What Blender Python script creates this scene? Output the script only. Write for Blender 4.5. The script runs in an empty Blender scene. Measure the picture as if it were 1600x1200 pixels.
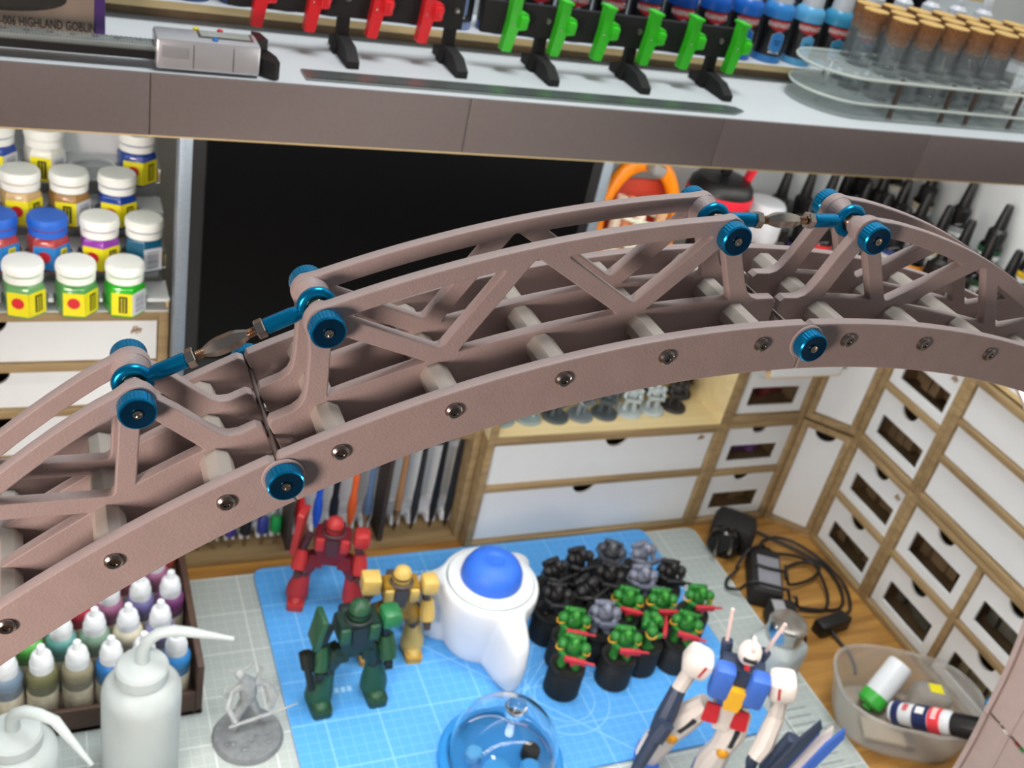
import bpy, bmesh, math, random
from mathutils import Matrix, Vector
random.seed(7)
PI = math.pi
SC = bpy.context.scene
COL = SC.collection

# ------------------------------------------------------------------ camera, world, lamps, exposure
H = 0.78
R = [[0.914057, -0.354333, 0.197354], [-0.035415, -0.554458, -0.831458], [0.404038, 0.753011, -0.519354]]
cd = bpy.data.cameras.new('camera'); cam = bpy.data.objects.new('camera', cd); COL.objects.link(cam)
cam.matrix_world = Matrix(((R[0][0], -R[1][0], -R[2][0], 0), (R[0][1], -R[1][1], -R[2][1], 0), (R[0][2], -R[1][2], -R[2][2], H), (0, 0, 0, 1)))
cd.sensor_width = 36; cd.lens = 37.102; cd.clip_start = 0.01
cd.dof.use_dof = True; cd.dof.focus_distance = 0.42; cd.dof.aperture_fstop = 18
SC.camera = cam
W = bpy.data.worlds.new('room_light'); SC.world = W; W.use_nodes = True
bg = W.node_tree.nodes['Background']; bg.inputs[0].default_value = (0.92, 0.95, 1.0, 1); bg.inputs[1].default_value = 0.13
def area(name, loc, target, size, power, color):
    l = bpy.data.lights.new(name, 'AREA'); l.size = size; l.energy = power; l.color = color; l.shape = 'DISK'
    o = bpy.data.objects.new(name, l); COL.objects.link(o); o.location = loc
    o.rotation_euler = (Vector(target) - Vector(loc)).to_track_quat('-Z', 'Y').to_euler(); return o
area('ceiling_lamp', (0.45, 0.62, 2.2), (0.45, 0.70, 0.3), 0.6, 24, (0.95, 0.98, 1.0))
area('floor_lamp', (-0.40, -0.08, 0.52), (0.1, 0.35, 0.42), 0.18, 4.4, (1.0, 0.80, 0.72))
SC.view_settings.view_transform = 'Standard'; SC.view_settings.look = 'None'
SC.view_settings.exposure = 0.0; SC.view_settings.gamma = 1.0
SC.view_settings.use_curve_mapping = False

# ------------------------------------------------------------------ materials
def lin(c): return tuple(((x / 255) / 12.92 if x <= 10 else ((x / 255 + 0.055) / 1.055) ** 2.4) for x in c)
MATS = {}
def mat(name, rgb, rough=0.5, metal=0.0, var=0.06, scale=60, bump=0.0, bscale=400, trans=0.0, ior=1.45, alpha=1.0, coat=0.0, emit=0.0, sss=0.0, stretch=None):
    if name in MATS: return MATS[name]
    m = bpy.data.materials.new(name); m.use_nodes = True; nt = m.node_tree; N = nt.nodes; Lk = nt.links
    b = N['Principled BSDF']; c = lin(rgb)
    tc = N.new('ShaderNodeTexCoord'); mp = N.new('ShaderNodeMapping'); Lk.new(tc.outputs['Object'], mp.inputs[0])
    if stretch: mp.inputs['Scale'].default_value = stretch
    nz = N.new('ShaderNodeTexNoise'); nz.inputs['Scale'].default_value = scale; nz.inputs['Detail'].default_value = 4
    Lk.new(mp.outputs[0], nz.inputs['Vector'])
    rp = N.new('ShaderNodeValToRGB'); Lk.new(nz.outputs['Fac'], rp.inputs[0])
    rp.color_ramp.elements[0].position = 0.3; rp.color_ramp.elements[1].position = 0.7
    rp.color_ramp.elements[0].color = tuple(x * (1 - var) for x in c) + (1,); rp.color_ramp.elements[1].color = tuple(min(1, x * (1 + var)) for x in c) + (1,)
    Lk.new(rp.outputs[0], b.inputs['Base Color'])
    b.inputs['Roughness'].default_value = rough; b.inputs['Metallic'].default_value = metal
    b.inputs['Transmission Weight'].default_value = trans; b.inputs['IOR'].default_value = ior; b.inputs['Alpha'].default_value = alpha
    b.inputs['Coat Weight'].default_value = coat
    if sss: b.inputs['Subsurface Weight'].default_value = sss; b.inputs['Subsurface Radius'].default_value = (.004, .004, .004)
    if emit: b.inputs['Emission Color'].default_value = c + (1,); b.inputs['Emission Strength'].default_value = emit
    if bump:
        n2 = N.new('ShaderNodeTexNoise'); n2.inputs['Scale'].default_value = bscale; n2.inputs['Detail'].default_value = 3
        Lk.new(mp.outputs[0], n2.inputs['Vector'])
        bp = N.new('ShaderNodeBump'); bp.inputs['Strength'].default_value = bump; bp.inputs['Distance'].default_value = 0.001
        Lk.new(n2.outputs['Fac'], bp.inputs['Height']); Lk.new(bp.outputs[0], b.inputs['Normal'])
    MATS[name] = m; return m
def wood(name, c1, c2, axis='X', scale=6, rough=0.45):
    if name in MATS: return MATS[name]
    m = bpy.data.materials.new(name); m.use_nodes = True; nt = m.node_tree; N = nt.nodes; Lk = nt.links; b = N['Principled BSDF']
    tc = N.new('ShaderNodeTexCoord'); mp = N.new('ShaderNodeMapping'); Lk.new(tc.outputs['Object'], mp.inputs[0])
    mp.inputs['Scale'].default_value = {'X': (1.2, 14, 14), 'Y': (14, 1.2, 14), 'Z': (14, 14, 1.2)}[axis]
    nz = N.new('ShaderNodeTexNoise'); nz.inputs['Scale'].default_value = scale; nz.inputs['Detail'].default_value = 7; nz.inputs['Distortion'].default_value = 0.8
    Lk.new(mp.outputs[0], nz.inputs['Vector'])
    rp = N.new('ShaderNodeValToRGB'); e = rp.color_ramp.elements; e[0].position = .32; e[1].position = .68
    e[0].color = lin(c1) + (1,); e[1].color = lin(c2) + (1,); Lk.new(nz.outputs['Fac'], rp.inputs[0]); Lk.new(rp.outputs[0], b.inputs['Base Color'])
    b.inputs['Roughness'].default_value = rough
    bp = N.new('ShaderNodeBump'); bp.inputs['Strength'].default_value = .15; bp.inputs['Distance'].default_value = .001
    Lk.new(nz.outputs['Fac'], bp.inputs['Height']); Lk.new(bp.outputs[0], b.inputs['Normal'])
    MATS[name] = m; return m

M_ARCH = mat('printed_plastic', (167, 150, 146), .55, var=.04, scale=90, bump=.22, bscale=900)
M_BAR = mat('pale_printed_plastic', (174, 165, 155), .6, var=.05, scale=80, bump=.12, bscale=500)
M_BLUE = mat('blue_anodised', (8, 138, 194), .25, metal=.8, var=.05)
M_BLUED = mat('blue_anodised_face', (2, 60, 94), .4, metal=.7, var=.05)
M_STEEL = mat('steel', (190, 182, 172), .22, metal=1, var=.05)
M_STEELD = mat('dark_steel', (150, 142, 138), .28, metal=1, var=.05)
M_BRASS = mat('brass', (172, 138, 112), .25, metal=1)
M_LED = mat('led_light', (255, 250, 242), .5, emit=54.0)
M_WHITE = mat('white_board', (214, 219, 221), .42, var=.015, scale=30)
M_WHITEP = mat('white_plastic', (218, 223, 228), .35, var=.015)
M_MDF = wood('mdf_edge', (128, 107, 74), (160, 137, 98), 'X', 8, .6)
M_PLY = wood('plywood', (196, 172, 120), (218, 196, 146), 'X', 6, .55)
M_PINE = wood('pine_inner', (214, 198, 150), (228, 214, 168), 'X', 4, .5)
M_BROWN = mat('brown_inner', (150, 126, 96), .7, var=.15, scale=40)
M_SHADE = mat('painted_shade', (30, 27, 25), .8)  # near-black tone that paints shade inside the corner cabinet
M_DESK = wood('oak_desk', (138, 96, 44), (186, 140, 72), 'X', 5, .42)
M_FASCIA = mat('grey_laminate', (114, 104, 102), .6, var=.03, scale=400)
M_BLACK = mat('black_plastic', (22, 22, 23), .42, var=.1)
M_BLACKM = mat('matte_black', (26, 25, 25), .7, var=.15, bump=.2)
M_GLOSS = mat('gloss_black', (9, 9, 10), .12)
M_SCREEN = mat('matte_screen', (6, 6, 7), .3, ior=1.2)
M_GLASS = mat('clear_glass', (252, 254, 255), .02, trans=1, ior=1.30, var=0)
M_ACRY = mat('clear_acrylic', (252, 255, 254), .03, trans=1, ior=1.12, var=0)
M_FROST = mat('frosted_plastic', (212, 221, 222), .38, trans=.45, ior=1.3, var=.01, sss=.2)
M_FROSTT = mat('clear_tub_plastic', (236, 236, 232), .15, trans=.8, ior=1.12, var=.01)
M_TUBE = mat('tube_glass', (206, 218, 222), .04, alpha=.10, var=.02)
M_ACRYP = mat('acrylic_sheet', (224, 236, 232), .06, alpha=.30, var=.02)
M_WALL = mat('wall_paint', (205, 205, 200), .8, var=.02)
M_FLOOR = wood('floor_boards', (110, 85, 60), (140, 110, 80), 'Y', 3, .5)

# ------------------------------------------------------------------ mesh builder
class MB:
    def __init__(s): s.v = []; s.f = []
    def add(s, v, f, M=None):
        o = len(s.v); s.v += [tuple(M @ Vector(p)) for p in v] if M else [tuple(p) for p in v]
        s.f += [tuple(i + o for i in q) for q in f]; return s
    def box(s, c, d, M=None, ch=0.0):
        x, y, z = (q / 2 for q in d); cx, cy, cz = c
        if ch <= 0:
            v = [(cx + i * x, cy + j * y, cz + k * z) for i in (-1, 1) for j in (-1, 1) for k in (-1, 1)]
            return s.add(v, [(0, 1, 3, 2), (4, 6, 7, 5), (0, 4, 5, 1), (2, 3, 7, 6), (0, 2, 6, 4), (1, 5, 7, 3)], M)
        ch = min(ch, x * .99, y * .99, z * .99); b = bmesh.new(); bmesh.ops.create_cube(b, size=1)
        for q in b.verts: q.co = Vector((cx + q.co.x * d[0], cy + q.co.y * d[1], cz + q.co.z * d[2]))
        bmesh.ops.bevel(b, geom=list(b.edges), offset=ch, segments=2, affect='EDGES', profile=.5)
        b.verts.index_update(); v = [tuple(q.co) for q in b.verts]; f = [tuple(w.index for w in q.verts) for q in b.faces]; b.free()
        return s.add(v, f, M)
    def lathe(s, prof, n=24, c=(0, 0, 0), M=None, closed=False):
        v = []; f = []
        for r, z in prof:
            for i in range(n):
                a = 2 * PI * i / n; v.append((c[0] + r * math.cos(a), c[1] + r * math.sin(a), c[2] + z))
        for k in range(len(prof) - 1):
            for i in range(n):
                j = (i + 1) % n; f.append((k * n + i, k * n + j, (k + 1) * n + j, (k + 1) * n + i))
        if closed:
            k = len(prof) - 1
            for i in range(n):
                j = (i + 1) % n; f.append((k * n + i, k * n + j, j, i))
        else:
            f.append(tuple(range(n - 1, -1, -1))); f.append(tuple((len(prof) - 1) * n + i for i in range(n)))
        return s.add(v, f, M)
    def cyl(s, p0, p1, r0, r1=None, n=16):
        r1 = r0 if r1 is None else r1; p0 = Vector(p0); p1 = Vector(p1); d = p1 - p0
        M = Matrix.Translation(p0) @ d.to_track_quat('Z', 'Y').to_matrix().to_4x4()
        return s.lathe([(r0, 0), (r1, d.length)], n, M=M)
    def tube(s, path, r, n=8):
        P = [Vector(p) for p in path]; rr = r if isinstance(r, (list, tuple)) else [r] * len(P); v = []; f = []
        T = [(P[min(i + 1, len(P) - 1)] - P[max(i - 1, 0)]).normalized() for i in range(len(P))]
        u = T[0].orthogonal().normalized()
        for i, p in enumerate(P):
            u = (u - T[i] * u.dot(T[i])).normalized(); w = T[i].cross(u)
            for k in range(n):
                a = 2 * PI * k / n; v.append(tuple(p + (u * math.cos(a) + w * math.sin(a)) * rr[i]))
        for i in range(len(P) - 1):
            for k in range(n):
                j = (k + 1) % n; f.append((i * n + k, i * n + j, (i + 1) * n + j, (i + 1) * n + k))
        f.append(tuple(range(n - 1, -1, -1))); f.append(tuple((len(P) - 1) * n + k for k in range(n)))
        return s.add(v, f)
    def prism(s, poly, a, b, M=None):            # poly in XY, extruded along Z
        n = len(poly); v = [(x, y, a) for x, y in poly] + [(x, y, b) for x, y in poly]
        f = [tuple(range(n - 1, -1, -1)), tuple(range(n, 2 * n))] + [(i, (i + 1) % n, n + (i + 1) % n, n + i) for i in range(n)]
        return s.add(v, f, M)
    def ball(s, c, r, nu=16, nv=10, M=None):
        r = (r, r, r) if not isinstance(r, (tuple, list)) else r
        b = bmesh.new(); bmesh.ops.create_uvsphere(b, u_segments=nu, v_segments=nv, radius=1); b.verts.index_update()
        v = [(c[0] + q.co.x * r[0], c[1] + q.co.y * r[1], c[2] + q.co.z * r[2]) for q in b.verts]; f = [tuple(w.index for w in q.verts) for q in b.faces]; b.free()
        return s.add(v, f, M)
    def torus(s, c, Rr, r, n=28, m=10, M=None, sx=1, sy=1):
        v = []; f = []
        for i in range(n):
            a = 2 * PI * i / n
            for k in range(m):
                b = 2 * PI * k / m; q = Rr + r * math.cos(b); v.append((c[0] + q * math.cos(a) * sx, c[1] + q * math.sin(a) * sy, c[2] + r * math.sin(b)))
        for i in range(n):
            for k in range(m):
                f.append((i * m + k, ((i + 1) % n) * m + k, ((i + 1) % n) * m + (k + 1) % m, i * m + (k + 1) % m))
        return s.add(v, f, M)
    def mesh(s, name, m, ang=35):
        me = bpy.data.meshes.new(name); me.from_pydata(s.v, [], s.f); me.validate(); me.update()
        b = bmesh.new(); b.from_mesh(me); bmesh.ops.recalc_face_normals(b, faces=b.faces); b.to_mesh(me); b.free()
        me.materials.append(m); me.shade_smooth(); me.set_sharp_from_angle(angle=math.radians(ang)); return me
def tag(o, label=None, cat=None, group=None, kind=None):
    if label: o['label'] = label
    if cat: o['category'] = cat
    if group: o['group'] = group
    if kind: o['kind'] = kind
    return o
def obj(name, me, parent=None, loc=(0, 0, 0), rot=(0, 0, 0)):
    o = bpy.data.objects.new(name, me); COL.objects.link(o); o.location = loc; o.rotation_euler = rot
    if parent: o.parent = parent
    return o
def B(name, mb, m, parent=None, loc=(0, 0, 0), rot=(0, 0, 0), ang=35):
    return obj(name, mb.mesh(name, m, ang), parent, loc, rot)
def thing(name, label, cat, loc=(0, 0, 0), rz=0, group=None):
    return tag(obj(name, None, None, loc, (0, 0, rz)), label, cat, group)
KIDS = {}
def kids(o): return [c for c in COL.objects if c.parent is o]
def tree(o): return (o, [tree(c) for c in kids(o)])
def dup_tree(t, parent=None):
    c = t[0].copy(); COL.objects.link(c)
    if parent: c.parent = parent
    for k in t[1]: dup_tree(k, c)
    return c
def box_part(name, m, c, d, parent, ch=0.0, rot=None): return B(name, MB().box(c, d, rot, ch), m, parent)
# flat outline with holes, extruded: 2D curve filled, then turned into a mesh
def sheet(name, outer, holes, thick, m, parent=None, M=None, bevel=0.0):
    cu = bpy.data.curves.new(name, 'CURVE'); cu.dimensions = '2D'; cu.fill_mode = 'BOTH'; cu.extrude = max(thick / 2 - bevel, 1e-5); cu.bevel_depth = bevel; cu.bevel_resolution = 1
    for p in [outer] + list(holes):
        sp = cu.splines.new('POLY'); sp.points.add(len(p) - 1); sp.use_cyclic_u = True
        for q, (x, y) in zip(sp.points, p): q.co = (x, y, 0, 1)
    t = bpy.data.objects.new('t', cu); me = bpy.data.meshes.new_from_object(t); bpy.data.objects.remove(t); bpy.data.curves.remove(cu)
    me.name = name
    if M: me.transform(M)
    me.materials.clear(); me.materials.append(m); me.shade_smooth(); me.set_sharp_from_angle(angle=math.radians(30))
    return obj(name, me, parent)
def rounded(poly, rad, n=5):
    out = []; N = len(poly)
    rads = rad if isinstance(rad, (list, tuple)) else [rad] * N
    for i in range(N):
        p = Vector(poly[i]); a = (Vector(poly[i - 1]) - p); b = (Vector(poly[(i + 1) % N]) - p); la, lb = a.length, b.length
        a.normalize(); b.normalize(); th = math.acos(max(-1, min(1, a.dot(b)))); t = min(rads[i] / max(math.tan(th / 2), 1e-3), la * .45, lb * .45)
        p0 = p + a * t; p1 = p + b * t
        for k in range(n + 1):
            s = k / n; out.append(tuple(p0 * (1 - s) ** 2 + p * 2 * s * (1 - s) + p1 * s ** 2))
    return out
TXT = {}
def text2d(s, bold=0.0):
    if (s, bold) in TXT: return TXT[(s, bold)]
    cu = bpy.data.curves.new('txt', 'FONT'); cu.body = s; cu.size = 1; cu.align_x = 'CENTER'; cu.offset = bold; cu.resolution_u = 2
    t = bpy.data.objects.new('t', cu); me = bpy.data.meshes.new_from_object(t); bpy.data.objects.remove(t); bpy.data.curves.remove(cu)
    r = ([tuple(v.co) for v in me.vertices], [tuple(p.vertices) for p in me.polygons]); bpy.data.meshes.remove(me); TXT[(s, bold)] = r; return r
def text_flat(mb, s, size, M, sx=1.0, bold=0.0):  # text in XY of M
    v, f = text2d(s, bold); mb.add([(x * size * sx, y * size, 0) for x, y, z in v], f, M); return mb
FRONT = Matrix(((1, 0, 0, 0), (0, 0, -1, 0), (0, 1, 0, 0), (0, 0, 0, 1)))   # XY plane -> XZ plane facing -Y
def T(x, y, z): return Matrix.Translation((x, y, z))
def RZ(a): return Matrix.Rotation(a, 4, 'Z')
def RX(a): return Matrix.Rotation(a, 4, 'X')
def RY(a): return Matrix.Rotation(a, 4, 'Y')

# ------------------------------------------------------------------ the setting
def struct(name, m, c, d): o = B(name, MB().box(c, d), m); o['kind'] = 'structure'; return o
struct('floor', M_FLOOR, (.3, .2, -.75), (3.4, 3.0, .02))
struct('wall_back', M_WALL, (.3, 1.085, .6), (3.4, .05, 2.7))
struct('wall_right', M_WALL, (1.205, .2, .6), (.05, 1.72, 2.7))

# desk
desk = thing('desk', 'oak desk top with brown wood grain under the cutting mats', 'desk', (0, 0, -.74))
box_part('desk_top', M_DESK, (.29, .555, .725), (1.76, 1.01, .03), desk, .002)
for sx in (-.53, 1.11):
    for sy in (.1, 1.0): box_part('leg', M_STEELD, (sx, sy, .355), (.05, .05, .71), desk, .003)

# cutting mats -------------------------------------------------------
def mat_grid(name, base, line, cell, lw, cx, cy):
    m = bpy.data.materials.new(name); m.use_nodes = True; nt = m.node_tree; N = nt.nodes; Lk = nt.links; b = N['Principled BSDF']
    tc = N.new('ShaderNodeTexCoord'); sp = N.new('ShaderNodeSeparateXYZ'); Lk.new(tc.outputs['Object'], sp.inputs[0])
    def math_(op, a, bb=None):
        n = N.new('ShaderNodeMath'); n.operation = op
        for i, q in enumerate((a, bb)):
            if q is None: continue
            if isinstance(q, (int, float)): n.inputs[i].default_value = q
            else: Lk.new(q, n.inputs[i])
        return n.outputs[0]
    def lines(src, off, c, w):
        t = math_('FRACT', math_('DIVIDE', math_('ADD', src, off + 50 * c), c)); d = math_('ABSOLUTE', math_('SUBTRACT', t, .5))
        return math_('GREATER_THAN', d, .5 - w / c / 2)
    fine = math_('MAXIMUM', lines(sp.outputs[0], cx, cell, lw), lines(sp.outputs[1], cy, cell, lw))
    bold = math_('MAXIMUM', lines(sp.outputs[0], cx, cell * 5, lw * 1.9), lines(sp.outputs[1], cy, cell * 5, lw * 1.9))
    fac = math_('MAXIMUM', math_('MULTIPLY', fine, .32), math_('MULTIPLY', bold, .7))
    mx = N.new('ShaderNodeMix'); mx.data_type = 'RGBA'; Lk.new(fac, mx.inputs[0]); mx.inputs[6].default_value = lin(base) + (1,); mx.inputs[7].default_value = lin(line) + (1,)
    nz = N.new('ShaderNodeTexNoise'); nz.inputs['Scale'].default_value = 900; Lk.new(tc.outputs['Object'], nz.inputs['Vector'])
    m2 = N.new('ShaderNodeMix'); m2.data_type = 'RGBA'; m2.blend_type = 'MULTIPLY'; m2.inputs[0].default_value = .16; Lk.new(mx.outputs[2], m2.inputs[6]); Lk.new(nz.outputs['Color'], m2.inputs[7])
    Lk.new(m2.outputs[2], b.inputs['Base Color']); b.inputs['Roughness'].default_value = .55
    return m
def cut_mat(name, label, x0, x1, y0, y1, z0, th, m):
    root = thing(name, label, 'cutting mat', ((x0 + x1) / 2, (y0 + y1) / 2, z0)); w, d = (x1 - x0) / 2, (y1 - y0) / 2
    o = sheet('mat_sheet', rounded([(-w, -d), (w, -d), (w, d), (-w, d)], .012), [], th, m, root, T(0, 0, th / 2), .0003)
    return root, w, d
M_GMAT = mat_grid('grey_mat', (168, 178, 176), (214, 222, 220), .01, .0007, .0, .0)
M_BMAT = mat_grid('blue_mat', (78, 160, 232), (150, 205, 246), .01, .0006, .002, .003)
M_BMATL = mat('blue_mat_print', (150, 205, 246), .55); M_GMATL = mat('grey_mat_print', (92, 110, 118), .55)
gm, gw, gd = cut_mat('cutting_mat', 'large pale grey gridded cutting mat under the blue mat', -.180, .722, .200, .803, 0, .002, M_GMAT)
mb = MB()
for i in range(14): mb.box((.415, -.10 + i * .0095, .00215), (.03 if i % 5 else .042, .0008, .0003))
mb.box((.397, -.04, .00215), (.001, .14, .0003))
B('scale_print', mb, M_GMATL, gm)
bm_, bw, bd = cut_mat('cutting_mat', 'sky blue gridded cutting mat with toy robots standing on it', .188, .652, .505, .806, .0022, .003, M_BMAT)
mb = MB()
for a, L in ((PI / 4, .30), (PI / 3, .26), (-PI / 4, .28)): mb.box((0, 0, 0), (L, .0007, .0003), T(-.01, -.06, .00305) @ RZ(a))
for r in (.03, .045): mb.torus((.03, -.07, .0031), r, .0004, 40, 4)
B('angle_print', mb, M_BMATL, bm_)
for x_, y_, n_ in ((-.19, -.02, 4), (-.10, .12, 9), (.13, .11, 6), (-.13, .065, 5)):
    mb = MB()
    for q in range(n_): mb.box((x_ + q * .006, y_, .0032), (.0042, .0055 if n_ < 6 else .003, .0002))
    B('mat_print', mb, M_BMATL, bm_)

# ------------------------------------------------------------------ arch lamp
ACX, ACZ = .3037, .0794
J = [-101.3, -76.3, -51.3, -26.3, -1.3, 23.7, 48.7, 73.7, 98.7]
def rotp(p, c, deg):       # clockwise turn seen from the front
    a = math.radians(deg); dx, dz = p[0] - c[0], p[1] - c[1]
    return (c[0] + dx * math.cos(a) + dz * math.sin(a), c[1] - dx * math.sin(a) + dz * math.cos(a))
def P0(r, deg): a = math.radians(deg); return (ACX + r * math.sin(a), ACZ + r * math.cos(a))
BEND = {5: 11.5, 7: -6.0, 2: -4.0}
def pt(k, r, deg):
    p = P0(r, deg)
    if k >= 5:
        chain = [j for j in (5, 7) if j <= k]
        for j in reversed(chain): p = rotp(p, P0(.510, J[j]), BEND[j])
    return p
AY = Matrix(((1, 0, 0, 0), (0, 0, 1, 0), (0, 1, 0, 0), (0, 0, 0, 1)))   # (x, z, depth) -> (x, depth, z)
arch = thing('arch_lamp', 'taupe printed truss arch lamp with blue thumb knobs spanning the desk', 'lamp', (ACX, .3375, 0))
OFF = T(-ACX, -.3375, 0)
def arc(k, r, a0, a1, n=14): return [pt(k, r, a0 + (a1 - a0) * i / n) for i in range(n + 1)]
YA, YB, YC, YD = .3025, .3265, .349, .3725
def plate(name, k, outer, holes, y, th=.005, m=M_ARCH): return sheet(name, outer, holes, th, m, arch, OFF @ T(0, y, 0) @ AY, .0006)
def rnd_ends(k, r0, r1, a0, a1, rad=.002):
    lo = arc(k, r0, a0, a1, 20); hi = arc(k, r1, a1, a0, 20)
    return lo + hi
g = .10
def hole(k, pts, rad=.0022): return rounded([pt(k, r / 1000, a) for r, a in pts], rad)
def hole_arc(k, r, a0, a1, apex, rad=.002):    # base along an arc, apex a point
    pts = [pt(k, r / 1000, a0 + (a1 - a0) * i / 8) for i in range(9)] + [pt(k, apex[0] / 1000, apex[1])]
    rads = [rad] + [.0005] * 7 + [rad, rad]
    return rounded(pts, rads, 4)
def line_x(p, d, q, e):     # where p + t d meets q + u e
    den = d[0] * e[1] - d[1] * e[0]; t = ((q[0] - p[0]) * e[1] - (q[1] - p[1]) * e[0]) / den
    return (p[0] + t * d[0], p[1] + t * d[1])
def bay(k, s0, s1, rad_arc, hw=.0031, cr=.0034, up=False, A=None):
    """opening between strut s0 and strut s1 (each ((r, deg), (r, deg)) centre lines) closed by an arc of radius rad_arc"""
    A = A or (lambda a: a)
    def cl(st): a, b = (pt(k, st[0][0] / 1000, A(st[0][1])), pt(k, st[1][0] / 1000, A(st[1][1]))); return a, b
    (a0, a1), (b0, b1) = cl(s0), cl(s1); mid = ((a0[0] + a1[0] + b0[0] + b1[0]) / 4, (a0[1] + a1[1] + b0[1] + b1[1]) / 4)
    def off(p, q):
        d = (q[0] - p[0], q[1] - p[1]); L_ = math.hypot(*d); n_ = (-d[1] / L_, d[0] / L_)
        sg = 1 if (mid[0] - p[0]) * n_[0] + (mid[1] - p[1]) * n_[1] > 0 else -1
        return (p[0] + n_[0] * hw * sg, p[1] + n_[1] * hw * sg), d
    pa, da = off(a0, a1); pb, db = off(b0, b1); apex = line_x(pa, da, pb, db); c0 = pt(k, 0, 0)
    def on_arc(p, d):        # point of the offset line on the arc
        R_ = rad_arc(p) if callable(rad_arc) else rad_arc; best = None
        for i in range(-400, 401):
            t = i / 200; q = (p[0] + d[0] * t, p[1] + d[1] * t); e = abs(math.hypot(q[0] - c0[0], q[1] - c0[1]) - (rad_arc(q) if callable(rad_arc) else R_))
            if best is None or e < best[0]: best = (e, q)
        return best[1]
    ea, eb = on_arc(pa, da), on_arc(pb, db)
    pts = [apex, ea]; n_ = 8
    ta, tb = math.atan2(ea[0] - c0[0], ea[1] - c0[1]), math.atan2(eb[0] - c0[0], eb[1] - c0[1])
    for i in range(1, n_):
        t = ta + (tb - ta) * i / n_; q = (c0[0] + math.sin(t), c0[1] + math.cos(t)); R_ = rad_arc(q) if callable(rad_arc) else rad_arc
        pts.append((c0[0] + R_ * math.sin(t), c0[1] + R_ * math.cos(t)))
    pts.append(eb)
    return rounded(pts, [cr, cr] + [.0003] * (n_ - 1) + [cr], 5)
def boss_arc(k, ang_deg, f0, f1, A=None, rad=.0068, n=10):
    """points of a circle around the boss; f in degrees from the outward direction, clockwise"""
    A = A or (lambda a: a); c_ = pt(k, .5485, A(ang_deg)); o_ = pt(k, .5585, A(ang_deg)); b = math.atan2(o_[0] - c_[0], o_[1] - c_[1]); s_ = 1 if A(1) > A(0) else -1
    return [(c_[0] + rad * math.sin(b + s_ * math.radians(f0 + (f1 - f0) * i / n)), c_[1] + rad * math.cos(b + s_ * math.radians(f0 + (f1 - f0) * i / n))) for i in range(n + 1)]
def truss_mid(y, name):
    k = 3; a0, a1 = -26.3 + g * 2, -1.3 - g * 2
    S1 = ((514, -24.05), (545, -22.75)); D1 = ((546, -22.1), (516, -18.2)); D2 = ((516, -18.4), (549, -14.5)); D3 = ((549, -13.1), (516, -9.2)); D4 = ((516, -9.4), (546, -5.5)); S2 = ((545, -4.85), (514, -3.55))
    o = arc(k, .499, a0, a1, 24) + [pt(k, .5150, a1), pt(k, .5165, a1 - .15)] + arc(k, .5165, a1 - .3, -2.6, 3) + [pt(k, .5178, -3.0), pt(k, .5205, -3.3), pt(k, .526, -3.62), pt(k, .538, -4.15)]
    o += boss_arc(k, -5.05, 110, 10) + arc(k, .5545, -5.5, -22.1, 26) + boss_arc(k, -22.55, -10, -110)
    o += [pt(k, .538, -23.45), pt(k, .526, -23.98), pt(k, .5205, -24.3), pt(k, .5178, -24.6)] + arc(k, .5165, -25.0, a0 + .3, 3) + [pt(k, .5165, a0 + .15), pt(k, .5150, a0)]
    hs = [bay(k, S1, D1, .5168), bay(k, D1, D2, .5488), bay(k, D2, D3, .5168), bay(k, D3, D4, .5488), bay(k, D4, S2, .5168)]
    plate(name, k, o, hs, y)
def rtop(d): return .5545 - .0000 * d - .000052 * max(0, d - .5) ** 2 * 1.0 - .00085 * max(0, d - 1)   # d = degrees past the boss
def truss_side(y, name, k, mir):
    def A(a): return a if not mir else -27.6 - a
    def p(r, a): return pt(k, r, A(a))
    a0, a1 = -1.3 + g * 2, 23.7 - g * 2
    o = [p(.499, a0 + (a1 - a0) * i / 24) for i in range(25)] + [p(.5150, a1), p(.5165, a1 - .15)]
    end = 21.6
    o += [p(rtop(d - 2.45), d) for d in [end - (end - 2.9) * i / 20 for i in range(21)]]
    o += boss_arc(k, 2.45, 10, -110, A) + [p(.538, 1.35), p(.526, .8), p(.5205, .5), p(.5178, .2), p(.5165, -.2), p(.5165, a0 + .15), p(.5150, a0)]
    S0 = ((514, .75), (545, 2.1)); S1 = ((545, 2.9), (512, 5.3)); D1 = ((512, 5.3), (543, 10.1)); S2 = ((541, 11.4), (512, 14.1)); D2 = ((512, 14.3), (531, 19.0))
    c0 = pt(k, 0, 0)
    def top(q):
        a = math.degrees(math.atan2(q[0] - ACX, q[1] - ACZ)); a = -27.6 - a if mir else a
        return rtop(a - 2.45) - .0060
    hs = [bay(k, S0, S1, .5168, cr=.0026, A=A), bay(k, S1, D1, top, A=A), bay(k, D1, S2, .5150, A=A), bay(k, S2, D2, top, A=A)]
    if mir: o = o[::-1]; hs = [h[::-1] for h in hs]
    plate(name, k, o, hs, y)
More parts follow.
